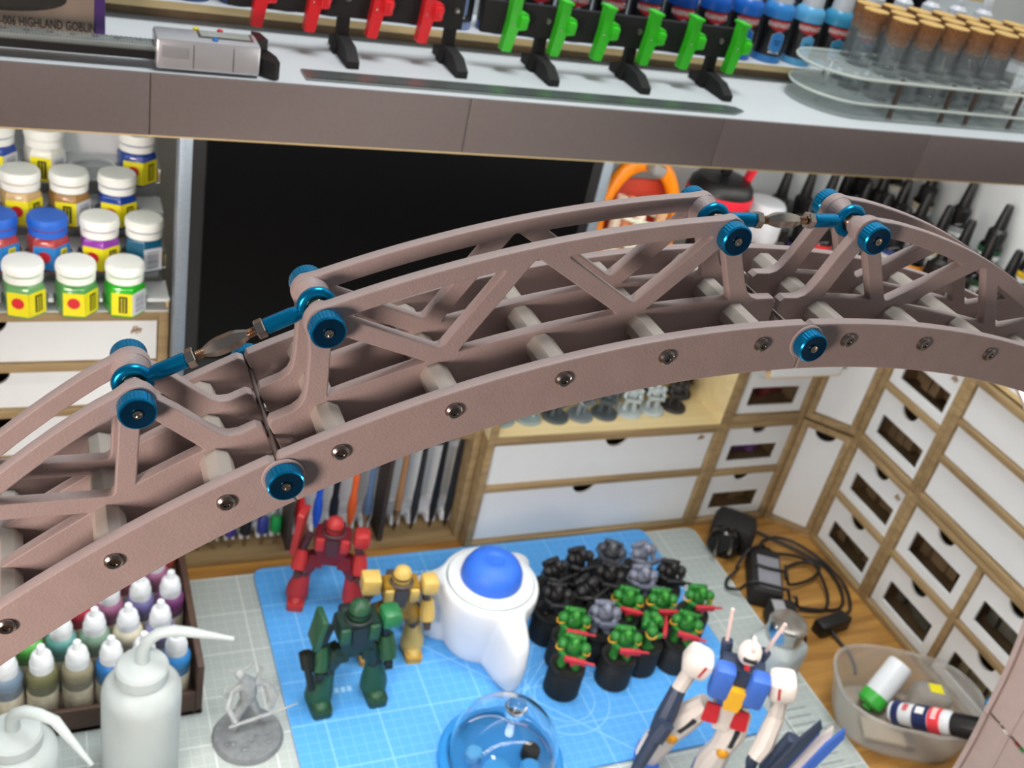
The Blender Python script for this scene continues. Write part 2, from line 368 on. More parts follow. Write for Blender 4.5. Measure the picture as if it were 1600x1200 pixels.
for k in range(8):
    a0, a1 = J[k] + g, J[k + 1] - g
    if k == 7: a1 = 93.2          # both feet end at the desk
    if k == 0: a0 = -98.9
    for y, nm in ((YA, 'front_rail'), (YD, 'rear_rail')):
        o = arc(k, .4965, a0, a1, 24) + [pt(k, .5160, a1), pt(k, .5175, a1 - .16)] + arc(k, .5175, a1 - .3, a0 + .3, 24) + [pt(k, .5175, a0 + .16), pt(k, .5160, a0)]
        plate(nm, k, o, [], y)
    for y, nm in ((YB, 'front_truss'), (YC, 'rear_truss')):
        if k == 3: truss_mid(y, nm)
        elif k in (2, 4): truss_side(y, nm, k, k == 2)
        else: plate(nm, k, arc(k, .499, a0, a1, 24) + arc(k, .5165, a1, a0, 24), [], y)
    # curved floor plate and LED strips below it
    mb = MB(); n = 12
    def band(mb, r0, r1, y0, y1, a0, a1, n):
        v = []; f = []
        for i in range(n + 1):
            a = a0 + (a1 - a0) * i / n
            for r in (r0, r1):
                x, z = pt(k, r, a)
                for y in (y0, y1): v.append((x, y, z))
        for i in range(n):
            b = 4 * i; f += [(b, b + 1, b + 5, b + 4), (b + 2, b + 6, b + 7, b + 3), (b, b + 4, b + 6, b + 2), (b + 1, b + 3, b + 7, b + 5)]
        f += [(0, 2, 3, 1), (4 * n, 4 * n + 1, 4 * n + 3, 4 * n + 2)]
        mb.add(v, f, OFF)
    band(mb, .4995, .5015, .3045, .3705, a0 + .1, a1 - .1, 14); B('floor_plate', mb, M_ARCH, arch)
    for yl in ((.3145, .3375, .3605) if k in (1, 2, 3, 4, 5) else ()):
        mb = MB(); band(mb, .4985, .49955, yl - .004, yl + .004, a0 + .2, a1 - .2, 14); B('led_strip', mb, M_LED, arch)
# spacer bars, screws
R8 = [(math.cos(PI / 8 + i * PI / 4), math.sin(PI / 8 + i * PI / 4)) for i in range(8)]
barm = MB().prism(rounded([(x * .0061, y * .0061) for x, y in R8], .0006, 2), .3045, .3705, Matrix(((1, 0, 0, 0), (0, 0, 1, -.3375), (0, 1, 0, 0), (0, 0, 0, 1)))).mesh('spacer', M_BAR)
scr = MB().lathe([(.0001, -.0004), (.0012, -.0004), (.0014, -.0018), (.0024, -.0019), (.0033, -.0012), (.0034, 0)], 20, M=RX(PI / 2) @ Matrix.Scale(-1, 4, (0, 0, 1))).mesh('screw', M_STEELD)
star = MB()
for i in range(3): star.box((0, -.0007, 0), (.0026, .0006, .0006), RY(i * PI / 3))
star = star.mesh('screw_socket', mat('screw_socket', (150, 140, 132), .3, metal=1))
for k in range(8):
    for i in range(5):
        a = J[k] + 2.5 + 5 * i
        if (k == 7 and a > 91) or (k == 0 and i == 0): continue
        x, z = pt(k, .510, a); x2, z2 = pt(k, .511, a); ang = math.atan2(x2 - x, z2 - z)
        obj('spacer', barm, arch, (x - ACX, 0, z), (0, ang, 0))
        s_ = obj('screw', scr, arch, (x - ACX, .300 - .3375, z), (0, ang, 0)); obj('screw_socket', star, s_, (0, -.0003, 0), (0, random.random(), 0))
# thumb knobs (knurled rim, dished face, centre screw)
def knob_mesh():
    n = 64; v = []; f = []
    prof = [(.0062, 0), (.0066, .0006), (.0066, .0054), (.0062, .006), (.0030, .0054), (.0016, .0050)]
    for r, y in prof:
        for i in range(n):
            rr = r * (1 + (.025 if (i % 2 and .0003 < y < .0058 and r > .0065) else 0)); a = 2 * PI * i / n; v.append((rr * math.cos(a), -y, rr * math.sin(a)))
    for q in range(len(prof) - 1):
        for i in range(n): f.append((q * n + i, q * n + (i + 1) % n, (q + 1) * n + (i + 1) % n, (q + 1) * n + i))
    f.append(tuple(range(n))); f.append(tuple((len(prof) - 1) * n + i for i in range(n)))
    m = MB(); m.add(v, f); return m
kn = knob_mesh().mesh('thumb_knob', M_BLUE, 20)
face = MB().lathe([(.0020, -.0001), (.0058, .0003), (.0058, -.0002), (.0020, -.0006)], 40, M=RX(PI / 2) @ T(0, 0, 0), closed=True).mesh('knob_face', M_BLUED)
ksc = MB().lathe([(.0002, .0002), (.0008, .0002), (.0012, .001), (.0017, .001), (.0017, -.001)], 16, M=RX(PI / 2)).mesh('knob_screw', M_STEEL)
def knob(x, y, z, back=False):
    o = obj('thumb_knob', kn, arch, (x - ACX, y - .3375, z), (0, 0, PI if back else 0))
    obj('knob_face', face, o, (0, -.0058, 0)); obj('knob_screw', ksc, o, (0, -.0054, 0)); return o
bossring = MB().lathe([(.0075, 0), (.0079, .0004), (.0079, .0008), (.0075, .0012), (.0060, .0012), (.0060, 0)], 40, M=RX(PI / 2), closed=True).mesh('joint_ring', M_ARCH)
for k in range(1, 8):
    x, z = pt(k, .510, J[k]); obj('joint_ring', bossring, arch, (x - ACX, .300 - .3375, z)); knob(x, .2995, z); knob(x, .3755, z, True)
    mb = MB().cyl((x - ACX, .305 - .3375, z), (x - ACX, .370 - .3375, z), .0011); B('joint_pin', mb, M_STEELD, arch)
    for dy, c_ in ((-.020, (236, 238, 236)), (-.004, (40, 120, 60)), (.001, (130, 30, 40)), (.014, (236, 238, 236))):
        xx, zz = pt(k, .5035, J[k]); B('ribbon_wire', MB().box((xx - ACX, dy, zz), (.010, .0045, .0008)), mat('wire_%d' % c_[0], c_, .5), arch)
# truss boss knobs, collars, turnbuckles
def boss(k, a): return pt(k, .5485, a)
for (k, a) in ((2, -30.05), (3, -22.55), (3, -5.05), (4, 2.45)):
    x, z = boss(k, a)
    knob(x, .3235, z); knob(x, .352, z, True)
    mb = MB().cyl((x - ACX, .3285 - .3375, z), (x - ACX, .3345 - .3375, z), .0062, .0042, 24).cyl((x - ACX, .3415 - .3375, z), (x - ACX, .347 - .3375, z), .0046, .0072, 24); B('boss_collar', mb, M_ARCH, arch)
    B('ball_bearing', MB().ball((x - ACX, .338 - .3375, z), (.0042, .0045, .0042)), M_BRASS, arch)
for (ka, aa, kb, ab) in ((2, -30.05, 3, -22.55), (3, -5.05, 4, 2.45)):
    p, q = Vector((boss(ka, aa)[0] - ACX, .0005, boss(ka, aa)[1])), Vector((boss(kb, ab)[0] - ACX, .0005, boss(kb, ab)[1])); d = (q - p).normalized(); Lt = (q - p).length
    tb = B('turnbuckle', MB().tube([p + d * Lt * s for s in (.375, .39, .43, .46, .54, .57, .61, .625)], [.0016, .0021, .0032, .0036, .0036, .0032, .0021, .0016], 6), M_STEEL, arch, ang=20)
    B('threaded_rod', MB().tube([p + d * Lt * (.34 + .32 * i / 60) for i in range(61)], [.00155 if i % 2 else .00185 for i in range(61)], 12), M_BRASS, tb)
    for (e, s) in ((p, 1), (q, -1)):
        mb = MB().torus((0, 0, 0), .0056, .0021, 32, 12, T(*e) @ RX(PI / 2))
        mb.tube([e + d * s * t for t in (.0055, .0075, .0095, .0200, .0206)], [.0022, .0027, .0031, .0031, .0026], 20); B('rod_end', mb, M_BLUE, tb)
        e0, e1 = e + d * s * .0206, e + d * s * .0240
        B('hex_nut', MB().tube([e0, e0.lerp(e1, .12), e0.lerp(e1, .88), e1], [.0034, .0038, .0038, .0034], 6), M_STEEL, tb, ang=20)

# ------------------------------------------------------------------ shelf
ZT = .543
sh = thing('shelf', 'white shelf board with grey laminate front above the monitor', 'shelf', (.42, .89, .5))
box_part('board', M_WHITE, (0, 0, .0215), (1.50, .335, .042), sh)
for i, (a, b) in enumerate(((-.33, -.1563), (-.1563, .0703), (.0703, .297), (.297, .5235), (.5235, .75), (.75, 1.17))):
    box_part('fascia_panel', M_FASCIA, ((a + b) / 2 - .42, -.1695, .0215), (b - a - .0006, .003, .0425), sh, .0005)
box_part('edge_strip', M_PLY, (0, -.1685, -.0003), (1.50, .004, .0012), sh)
box_part('led_strip', mat('shelf_led', (255, 252, 246), .5, emit=26.0), (-.02, -.150, -.0010), (1.30, .008, .0020), sh)

# steel ruler
ru = thing('steel_ruler', 'long thin steel ruler lying along the shelf edge', 'ruler', (.366, .742, ZT))
h_ = .0105
sheet('ruler_blade', [(-.19, -h_), (.175, -h_), (.190, -h_ * .1), (.186, h_ * .7), (.178, h_), (-.19, h_)], [[(.172 + .003 * math.cos(t * PI / 5), .003 * math.sin(t * PI / 5)) for t in range(10)]], .001, mat('ruler_steel', (150, 160, 156), .33, metal=.85), ru, T(0, 0, .0006))
mb = MB()
for i in range(180): mb.box((-.185 + i * .002, -h_ + .0015 + (.002 if i % 5 == 0 else .0012) / 2, .00125), (.0004, .004 if i % 5 == 0 else .0024, .0002))
B('ruler_marks', mb, M_BLACK, ru)

# boxed kit with printed front
bx = thing('kit_box', 'purple model kit box with tan printed front standing on shelf', 'box', (-.052, .776, ZT))
box_part('carton', mat('purple_card', (74, 44, 110), .5, var=.25, scale=20), (0, .02, .1), (.196, .04, .2), bx, .001)
sheet('tan_print', [(-.094, .0045)] + [(-.094 + .18 * i / 14, .0035 + .0010 * math.sin(i * 2.3)) for i in range(1, 14)] + [(.0905, .005), (.0915, .05), (.087, .09), (.0885, .19), (-.094, .19)], [], .0005, mat('tan_print', (150, 132, 116), .6, var=.08), bx, T(0, -.0004, 0) @ FRONT)
sheet('dark_print', [(.030 + .044 * math.cos(t * PI / 16), .026 + .0105 * math.sin(t * PI / 16)) for t in range(32)], [], .0003, mat('dark_print', (36, 33, 26), .6, var=.3, scale=90), bx, T(0, -.0010, 0) @ FRONT)
for i, (x_, z_, r_) in enumerate(((.040, .0345, .0065), (.062, .035, .0055), (.015, .034, .005))):
    sheet('red_print', [(x_ + r_ * math.cos(t * PI / 8) * (1 + .2 * math.sin(3 * t)), z_ + r_ * .8 * math.sin(t * PI / 8)) for t in range(16)], [], .0003, mat('red_print', (112, 48, 40), .6, var=.3, scale=200), bx, T(0, -.0013, 0) @ FRONT)
mb = MB(); text_flat(mb, '-006 HIGHLAND GOBLIN', .0088, T(.0625, -.0014, .0065) @ FRONT, .60, .006); B('title_print', mb, M_BLACK, bx)

# dial caliper
ca = thing('caliper', 'silver caliper with boxed slider and black jaw on the shelf', 'caliper', (.108, .738, ZT))
M_SILV = mat('silver_plastic', (186, 188, 192), .3, metal=.35, var=.03)
box_part('slider_box', M_SILV, (0, .001, .0115), (.068, .027, .021), ca, .0022)
box_part('display_frame', M_STEELD, (.012, .003, .0222), (.036, .015, .0008), ca)
box_part('display', mat('lcd', (168, 172, 164), .2), (.012, .003, .0225), (.033, .012, .0008), ca)
for x_, y_, c_ in ((-.006, .0125, (226, 214, 30)), (.010, .0125, (214, 44, 56)), (.004, -.0085, (20, 110, 190))):
    B('button', MB().lathe([(.0021, 0), (.0021, .0012), (.0016, .0017)], 14, (x_, y_, .0220)), mat('button_%d' % c_[0], c_, .4), ca)
mb = MB()
for i in range(14): mb.box((-.030 + i * .0013, -.0128, .013), (.0006, .0008, .008))
B('grip_ribs', mb, M_SILV, ca)
box_part('front_seam', M_STEELD, (-.010, -.0127, .011), (.0004, .0006, .016), ca); box_part('front_seam', M_STEELD, (.016, -.0127, .011), (.0004, .0006, .016), ca)
box_part('beam', mat('beam_steel', (176, 184, 180), .3, metal=.6), (-.16, .001, .0125), (.30, .016, .0035), ca, .0003)
box_part('beam_groove', M_BLACK, (-.16, -.0052, .0085), (.30, .007, .005), ca)  # black strip painting the shadow beneath the beam
mb = MB()
for i in range(150): mb.box((-.30 + i * .0018, -.0050 + (.0012 if i % 5 else .0020), .01435), (.00035, .0024 if i % 5 else .004, .0002))
for i in range(20): text_flat(mb, str(10 * (20 - i)), .0042, T(-.30 + i * .0135, .0016, .0145))
for i in range(90): mb.box((-.30 + i * .003, .0078, .01435), (.0004, .002, .0002))
B('beam_marks', mb, M_BLACK, ca)
mb = MB().prism([(.036, -.006), (.044, -.014), (.0475, -.012), (.0475, .002), (.040, .028), (.034, .030), (.034, -.004)], .0005, .012); B('jaw', mb, M_BLACK, ca)
mb = MB().prism([(.034, .010), (.034, .030), (.040, .028), (.043, .012)], .012, .020); B('jaw_tip', mb, M_BLACK, ca)

# clamp rack: black bars on five feet, red and green clips
rk = thing('clamp_rack', 'black bar rack on five angled feet holding red and green clips', 'rack', (.36, .80, ZT))
FX = [.2182, .3052, .3851, .471, .554]
for a, b in ((.13, .312), (.328, .575)): box_part('rail', M_BLACKM, ((a + b) / 2 - .36, .004, .0405), (b - a, .006, .026), rk, .0008)
foot = MB()
foot.prism([(.030, 0), (.030, .006), (.012, .012), (.012, .052), (.007, .052), (.005, .014), (-.020, .012), (-.034, .005), (-.034, 0)], -.0045, .0045, Matrix(((0, 0, 1, 0), (1, 0, 0, 0), (0, 1, 0, 0), (0, 0, 0, 1))))
foot.prism([(-.0075, 0), (.0075, 0), (.0045, .012), (-.0045, .012)], .0, .012, FRONT @ T(0, 0, -.012))
footm = foot.mesh('foot', M_BLACKM)
bolt = MB().lathe([(.0001, .0016), (.0022, .0012), (.0026, 0)], 14, M=RX(PI / 2)).mesh('bolt', M_STEELD)
for x in FX: obj('foot', footm, rk, (x - .36, 0, 0)); obj('bolt', bolt, rk, (x - .36, .001, .042))
M_RED = mat('red_clip_plastic', (226, 38, 46), .35, var=.02); M_GRN = mat('green_clip_plastic', (62, 206, 42), .35, var=.02)
def clip_mesh(m):
    c = MB().prism(rounded([(-.0045, -.024), (.0035, -.024), (.0055, -.006), (.011, -.005), (.013, .003), (.011, .008), (.0045, .008), (.0035, .019), (-.0045, .019), (-.0035, 0)], .0012, 3), 0, .009, FRONT)
    c.box((0, -.0035, .0195), (.009, .016, .0025), ch=.0008); return c.mesh('spring_clip', m)
clips = {0: clip_mesh(M_RED), 1: clip_mesh(M_GRN)}
dimple = MB().ball((-.0005, -.0092, -.002), (.0009, .0007, .0009), 10, 6).mesh('clip_rivet', M_STEEL)
tail = {i: MB().box((.0075, -.0095, .001), (.007, .008, .010), ch=.0012).mesh('clip_tab', m) for i, m in ((0, M_RED), (1, M_GRN))}
for i, x in enumerate((.152, .191, .239, .279, .351, .394, .434, .479, .519, .567)):
    q = int(i >= 4); g_ = ('red', 'green')[q]
    c = tag(obj('spring_clip', clips[q], None, (x, .8005, .5835), (0, .06, 0)), 'small %s plastic spring clip on black bar rack' % g_, 'clip', '%s clips on the black bar' % g_)
    obj('clip_rivet', dimple, c); obj('clip_tab', tail[q], c)

# ------------------------------------------------------------------ stepped paint board with dropper bottles (on the shelf)
st = thing('paint_stand', 'stepped white paint board with wood edges on the shelf', 'paint stand', (.50, .90, ZT))
for (y0, y1, z1) in ((-.06, .005, .0155), (.005, .055, .050), (.055, .10, .085)):
    box_part('step_board', M_WHITE, (0, (y0 + y1) / 2, z1 - .0028), (.98, y1 - y0, .0056), st)
    box_part('step_edge', M_PLY, (0, y0 - .0004, z1 - .0028), (.98, .0012, .0056), st)
for x in (-.47, -.1, .1, .47): box_part('riser', M_MDF, (x, .03, .0052), (.008, .14, .0100), st)
box_part('riser_board', M_BROWN, (0, -.045, .005), (.98, .003, .0100), st)
box_part('riser_back', M_WHITE, (0, .0045, .030), (.98, .003, .028), st); box_part('riser_back', M_WHITE, (0, .0545, .065), (.98, .003, .03), st)
def drop_bottle_meshes(rb):
    base = MB().lathe([(rb * .93, 0), (rb, .0015), (rb, .0068)], 26)
    body = MB().lathe([(rb, .0068), (rb * 1.015, .0072), (rb * 1.015, .0405), (rb, .041)], 26)
    shl = MB().lathe([(rb, .041), (rb, .047), (rb * .93, .0515), (rb * .72, .0545)], 26)
    cap = MB().lathe([(rb * .70, .054), (rb * .70, .058), (rb * .62, .070), (rb * .50, .0715), (rb * .36, .074), (rb * .30, .088), (rb * .22, .0895)], 22)
    return base, body, shl, cap
RB = .0148
M_LBL = mat('black_label', (24, 23, 26), .4); M_LRED = mat('label_red', (190, 44, 50), .4); M_LWHT = mat('label_white', (236, 236, 232), .4)
def wrapc(mb, v, f, rb, a0, z0, size, sx):
    mb.add([(rb * math.sin(a0 + x * size * sx / rb), -rb * math.cos(a0 + x * size * sx / rb), z0 + y * size) for x, y, z in v], f)
def patch(mb, poly, rb, a0, z0):
    # poly fan around its centroid so it bends with the bottle
    x0, x1 = min(p[0] for p in poly), max(p[0] for p in poly); v = []; f = []; n = 12
    for i in range(n + 1):
        x = min(max(x0 + (x1 - x0) * i / n, x0 + 1e-6), x1 - 1e-6); ys = []
        for a, b in zip(poly, poly[1:] + poly[:1]):
            if (a[0] - x) * (b[0] - x) <= 0 and a[0] != b[0]: ys.append(a[1] + (b[1] - a[1]) * (x - a[0]) / (b[0] - a[0]))
        v += [(x, min(ys), 0), (x, max(ys), 0)]
    f = [(2 * i, 2 * i + 2, 2 * i + 3, 2 * i + 1) for i in range(n)]
    wrapc(mb, v, f, rb, a0, z0, 1, 1)
bmesh_, bodym, shlm, capm = drop_bottle_meshes(RB); LA = .02
bodyM = bodym.mesh('label', M_LBL); capM = capm.mesh('cap', M_WHITEP)
lr = MB(); patch(lr, rounded([(-.0125, .0065), (.0125, .0065), (.0105, .000), (0, -.0045), (-.0105, .000)], .002, 3), RB * 1.022, LA, .0335); lrM = lr.mesh('logo_patch', M_LRED)
lw = MB(); v_, f_ = text2d('WARPAINTS', .012); wrapc(lw, v_, f_, RB * 1.030, LA, .0338, .0062, .70); lwM = lw.mesh('logo_text', M_LWHT)
ls = MB()
for q_ in (-.0045, -.0015, .0015, .0045): patch(ls, [(q_ - .0012, -.0009), (q_ + .0012, -.0009), (q_ + .0012, .0009), (q_ - .0012, .0009)], RB * 1.026, LA + .1, .0105)
lsM = ls.mesh('small_text', M_LWHT)
hexp = [(-.0062, .006), (0, .0098), (.0062, .006), (.0062, -.006), (0, -.0098), (-.0062, -.006)]
hx = MB(); patch(hx, hexp, RB * 1.036, LA + .12, .0200); ho = MB(); patch(ho, [(x * 1.12, y * 1.10) for x, y in hexp], RB * 1.031, LA + .12, .0200); hoM = ho.mesh('badge_rim', mat('badge_rim', (150, 170, 200), .4))
ht = MB()
for q_, w_ in ((.0012, .0034), (-.0016, .0028)): patch(ht, [(-w_, q_ - .0006), (w_, q_ - .0006), (w_, q_ + .0006), (-w_, q_ + .0006)], RB * 1.042, LA + .12, .020)
htM = ht.mesh('badge_text', mat('badge_text', (30, 50, 90), .4))
BLU = [(104, 122, 150), (88, 112, 150), (70, 98, 150), (54, 84, 150), (40, 66, 140), (34, 60, 150), (40, 84, 170), (120, 140, 200), (150, 168, 216), (60, 90, 160), (40, 70, 170), (110, 140, 210), (150, 175, 225), (20, 64, 130), (16, 72, 160), (20, 92, 190), (30, 106, 200), (56, 140, 214), (98, 178, 226), (60, 150, 190), (36, 84, 130), (30, 60, 110), (40, 40, 90), (80, 50, 110), (90, 60, 120), (60, 60, 60)]
BN = ['slate', 'grey blue', 'denim', 'steel blue', 'navy', 'ultramarine', 'royal blue', 'lavender blue', 'pale lilac', 'dusk blue', 'cobalt', 'periwinkle', 'ice lilac', 'prussian blue', 'deep blue', 'azure', 'bright blue', 'cerulean', 'sky blue', 'teal blue', 'ink blue', 'midnight', 'indigo', 'violet', 'purple', 'charcoal']
def warp(x, y, z, col, nm, label, grp, rz=0.0, full=True):
    t = thing('paint_bottle', label, 'paint bottle', (x, y, z), rz, grp)
    key = 'paint_' + nm.replace(' ', '_'); m = mat(key, col, .35, var=.03)
    if key not in KIDS: KIDS[key] = (bmesh_.mesh('bottle_base', m), shlm.mesh('bottle_shoulder', m), hx.mesh('badge', m))
    obj('bottle_base', KIDS[key][0], t); obj('bottle_shoulder', KIDS[key][1], t); b = obj('label', bodyM, t); obj('cap', capM, t)
    if full:
        for nm2, me in (('logo_patch', lrM), ('logo_text', lwM), ('small_text', lsM), ('badge_rim', hoM), ('badge', KIDS[key][2]), ('badge_text', htM)): obj(nm2, me, b)
for i in range(25):
    x = .040 + i * .0358
    if x > .95: break
    warp(x, .860, .5585, BLU[i], BN[i], '%s paint bottle with white cap and black label on stand front step' % BN[i], 'labelled paint bottles on the shelf', -.28 - .16 * (x - .5))
for i in range(8, 24):
    x = .058 + i * .0358
    warp(x, .930, .593, BLU[(i * 5 + 3) % 26], BN[(i * 5 + 3) % 26], '%s paint bottle with white cap on the raised rear step' % BN[(i * 5 + 3) % 26], 'paint bottles on rear step', -.3, True)

# ------------------------------------------------------------------ test tube rack
tr = thing('test_tube_rack', 'clear acrylic test tube rack with rounded ends on shelf', 'rack', (.80, .792, ZT))
def stadium(L_, w, n=14): return [(L_ + w * math.cos(-PI / 2 + PI * i / n), w * math.sin(-PI / 2 + PI * i / n)) for i in range(n + 1)] + [(-L_ + w * math.cos(PI / 2 + PI * i / n), w * math.sin(PI / 2 + PI * i / n)) for i in range(n + 1)]
def circ(x, y, r, n=18): return [(x + r * math.cos(2 * PI * i / n), y + r * math.sin(2 * PI * i / n)) for i in range(n)]
TX = [.714 + i * .0312 for i in range(7)]; TR = [(.7655, .0), (.7922, -.012), (.8189, 0)]
spots = [(x + dx, y) for y, dx in TR for x in TX]
sheet('base_plate', stadium(.112, .045), [], .003, M_ACRYP, tr, T(0, 0, .0016))
for z in (.014, .036): sheet('tube_plate', stadium(.112, .045), [circ(x - .80, y - .792, .0112) for x, y in spots], .003, M_ACRYP, tr, T(0, 0, z))
for x in (-.075, -.012, .02, .078): 
    for y in (-.040, .040): box_part('leg', mat('painted_leg_reflection', (84, 70, 62), .3), (x, y, .0195), (.0035, .003, .038), tr)  # dark brown bars paint reflections at the clear acrylic edges
for x in (-.130, .130): box_part('leg', M_ACRY, (x, 0, .0195), (.003, .006, .038), tr)
for z in (.0145, .0365): B('plate_rim', MB().tube([(x_, y_, z) for x_, y_ in stadium(.112, .0452)] + [(.112, -.0452, z)], .0011, 6), mat('pale_rim', (214, 222, 212), .25), tr)
M_CORK = mat('cork', (146, 98, 58), .8, var=.35, scale=500, bump=.5, bscale=700); M_CORKT = mat('cork_top', (214, 176, 108), .7, var=.12, scale=500)
tubeM = MB().lathe([(.0006, .0002), (.006, .0012), (.0095, .0055), (.0104, .011), (.0104, .072), (.0112, .073), (.0112, .075), (.0098, .075), (.0096, .011), (.0085, .006), (.005, .0025), (.0006, .0016)], 24).mesh('glass_tube', M_TUBE, 60)
corkM = MB().lathe([(.0092, .062), (.0118, .082), (.0116, .0835)], 24).mesh('cork', M_CORK); ctM = MB().lathe([(.0117, .0834), (.0113, .0842)], 24).mesh('cork_top', M_CORKT)
rowname = ('front', 'middle', 'rear')
for i, (x, y) in enumerate(spots):
    t = tag(obj('test_tube', tubeM, None, (x, y, ZT + .0031)), 'corked glass test tube in the %s row of the acrylic rack' % rowname[i // 7], 'test tube', 'corked tubes, %s row' % rowname[i // 7])
    c = obj('cork', corkM, t); obj('cork_top', ctM, c)
dk = thing('kit_box', 'dark purple carton behind the corked test tubes', 'box', (.93, 1.005, ZT)); box_part('carton', mat('dark_purple_card', (50, 36, 66), .5, var=.3, scale=30), (.0, .025, .10), (.14, .05, .20), dk, .001)
mb = MB()
for i in range(3): mb.box((-.02 + i * .004, -.0004, .10 - i * .006), (.07 - i * .01, .0006, .003))
B('carton_print', mb, M_LWHT, dk)

# ------------------------------------------------------------------ monitor
mo = thing('monitor', 'black glossy monitor with slim silver sides under the shelf', 'monitor', (.284, .785, .159))
M_SIDE = mat('brushed_silver', (128, 138, 148), .45, metal=.5, var=.08, scale=300, stretch=(1, 1, 4))
box_part('housing', M_BLACK, (0, .0095, .2135), (.368, .016, .226), mo, .002)
box_part('bezel', M_BLACK, (0, .0015, .2135), (.352, .003, .226), mo)
box_part('screen', M_SCREEN, (0, -.0002, .218), (.331, .002, .198), mo)
for s in (-1, 1): box_part('side_strip', M_SIDE, (s * .1808, .0075, .2135), (.0098, .018, .228), mo, .001)
box_part('neck', M_BLACK, (0, .034, .09), (.05, .02, .18), mo); box_part('foot', M_BLACK, (0, .055, .0035), (.17, .09, .007), mo, .002)

# ------------------------------------------------------------------ drawer cabinets (local frame: x across the front, y inwards, z up)
def notch_front(W_, H_, win=None, nr=.0145, nx=None, notch=True):
    nx = W_ / 2 if nx is None else nx
    o = [(0, 0), (W_, 0), (W_, H_)]
    if notch: o += [(nx + nr * math.cos(PI * i / 12), H_ - nr * .92 * math.sin(PI * i / 12)) for i in range(13)]
    o += [(0, H_)]
    return o, ([[(win[0], win[1]), (win[0], win[3]), (win[2], win[3]), (win[2], win[1])]] if win else [])
def drawer(parent, x0, x1, z0, z1, rec=.0060, win=None, depth=.10, notch=True, nx=None, contents=None, nr=.0145):
    W_, H_ = x1 - x0, z1 - z0
    o, h = notch_front(W_ - .002, H_ - .002, win, nr, nx, notch)
    d = sheet('drawer', o, h, .003, M_WHITE, parent, T(x0 + .001, rec, z0 + .001) @ FRONT)
    mb = MB().box(((x0 + x1) / 2, rec + depth / 2, z0 + .003), (W_ - .004, depth - .006, .002))
    mb.box((x0 + .003, rec + depth / 2, z0 + H_ * .4), (.002, depth - .006, H_ * .72)); mb.box((x1 - .003, rec + depth / 2, z0 + H_ * .4), (.002, depth - .006, H_ * .72)); mb.box(((x0 + x1) / 2, rec + depth - .004, z0 + H_ * .4), (W_ - .004, .002, H_ * .72))
    B('drawer_box', mb, M_BROWN, d)
    if win:
        a, b, c, e = win; B('window_pane', MB().box((x0 + .001 + (a + c) / 2, rec + .0030, z0 + .001 + (b + e) / 2), (c - a + .004, .0008, e - b + .004)), M_PANE, d)
        if contents:
            mb = MB(); rnd = random.Random(contents[1])
            for i in range(5):
                xx = x0 + a + (c - a) * (i + .5) / 5; mb.box((xx, rec + .022 + rnd.random() * .01, z0 + b + (e - b) * .35), ((c - a) / 6, .012, (e - b) * (.5 + rnd.random() * .4)), T(0, 0, 0))
            B('contents', mb, contents[0], d)
    return d
M_PANE = mat('drawer_window', (235, 235, 230), .05, trans=1, ior=1.05, var=0)
def carcass(t, W_, H_, D_, th=.008, xs=(), zs=()):
    """sides, top, bottom, back; xs inner posts, zs = (z, x0, x1) rails"""
    box_part('side_panel', M_MDF, (th / 2, D_ / 2, H_ / 2), (th, D_, H_), t, .0006); box_part('side_panel', M_MDF, (W_ - th / 2, D_ / 2, H_ / 2), (th, D_, H_), t, .0006)
    box_part('top_panel', M_MDF, (W_ / 2, D_ / 2, H_ - th / 2), (W_ - 2 * th, D_, th), t, .0006); box_part('bottom_panel', M_MDF, (W_ / 2, D_ / 2, th / 2), (W_ - 2 * th, D_, th), t, .0006)
    box_part('back_panel', M_BROWN, (W_ / 2, D_ - .0015, H_ / 2), (W_ - .001, .003, H_ - .001), t)
    for x in xs: box_part('post', M_MDF, (x, D_ / 2 - .002, H_ / 2), (th, D_ - .005, H_ - 2 * th), t, .0006)
    for z, a, b in zs: box_part('rail', M_MDF, ((a + b) / 2, D_ / 2 - .002, z), (b - a, D_ - .005, th * .9), t, .0006)

YBK = .8075
# two wide drawers behind the mats
c = thing('drawer_cabinet', 'low wooden cabinet with two wide white drawers behind the blue mat', 'cabinet', (.4225, YBK, 0))
carcass(c, .2965, .1515, .18, .008, (), ((.083, .008, .2885),))
drawer(c, .008, .2885, .009, .079, depth=.15, nx=.125); drawer(c, .008, .2885, .087, .1435, depth=.15, nx=.150)
# open display box with figures above it
c = thing('display_box', 'open pale wood display box full of small grey figures', 'display box', (.4225, YBK, .1515))
th = .008
for nm, ctr, d in (('side_panel', (th / 2, .09, .079), (th, .18, .158)), ('side_panel', (.2965 - th / 2, .09, .079), (th, .18, .158)), ('bottom_panel', (.14825, .09, .002), (.2805, .18, .004)), ('top_panel', (.14825, .09, .154), (.2805, .18, .008)), ('back_panel', (.14825, .1785, .079), (.2805, .003, .15))):
    box_part(nm, M_PINE, ctr, d, c, .0004)
for nm, ctr, d in (('edge_strip', (.14825, -.0008, .002), (.2965, .0016, .0042)), ('edge_strip', (th / 2, -.0008, .079), (th, .0016, .15)), ('edge_strip', (.2965 - th / 2, -.0008, .079), (th, .0016, .15))): box_part(nm, M_MDF, ctr, d, c)
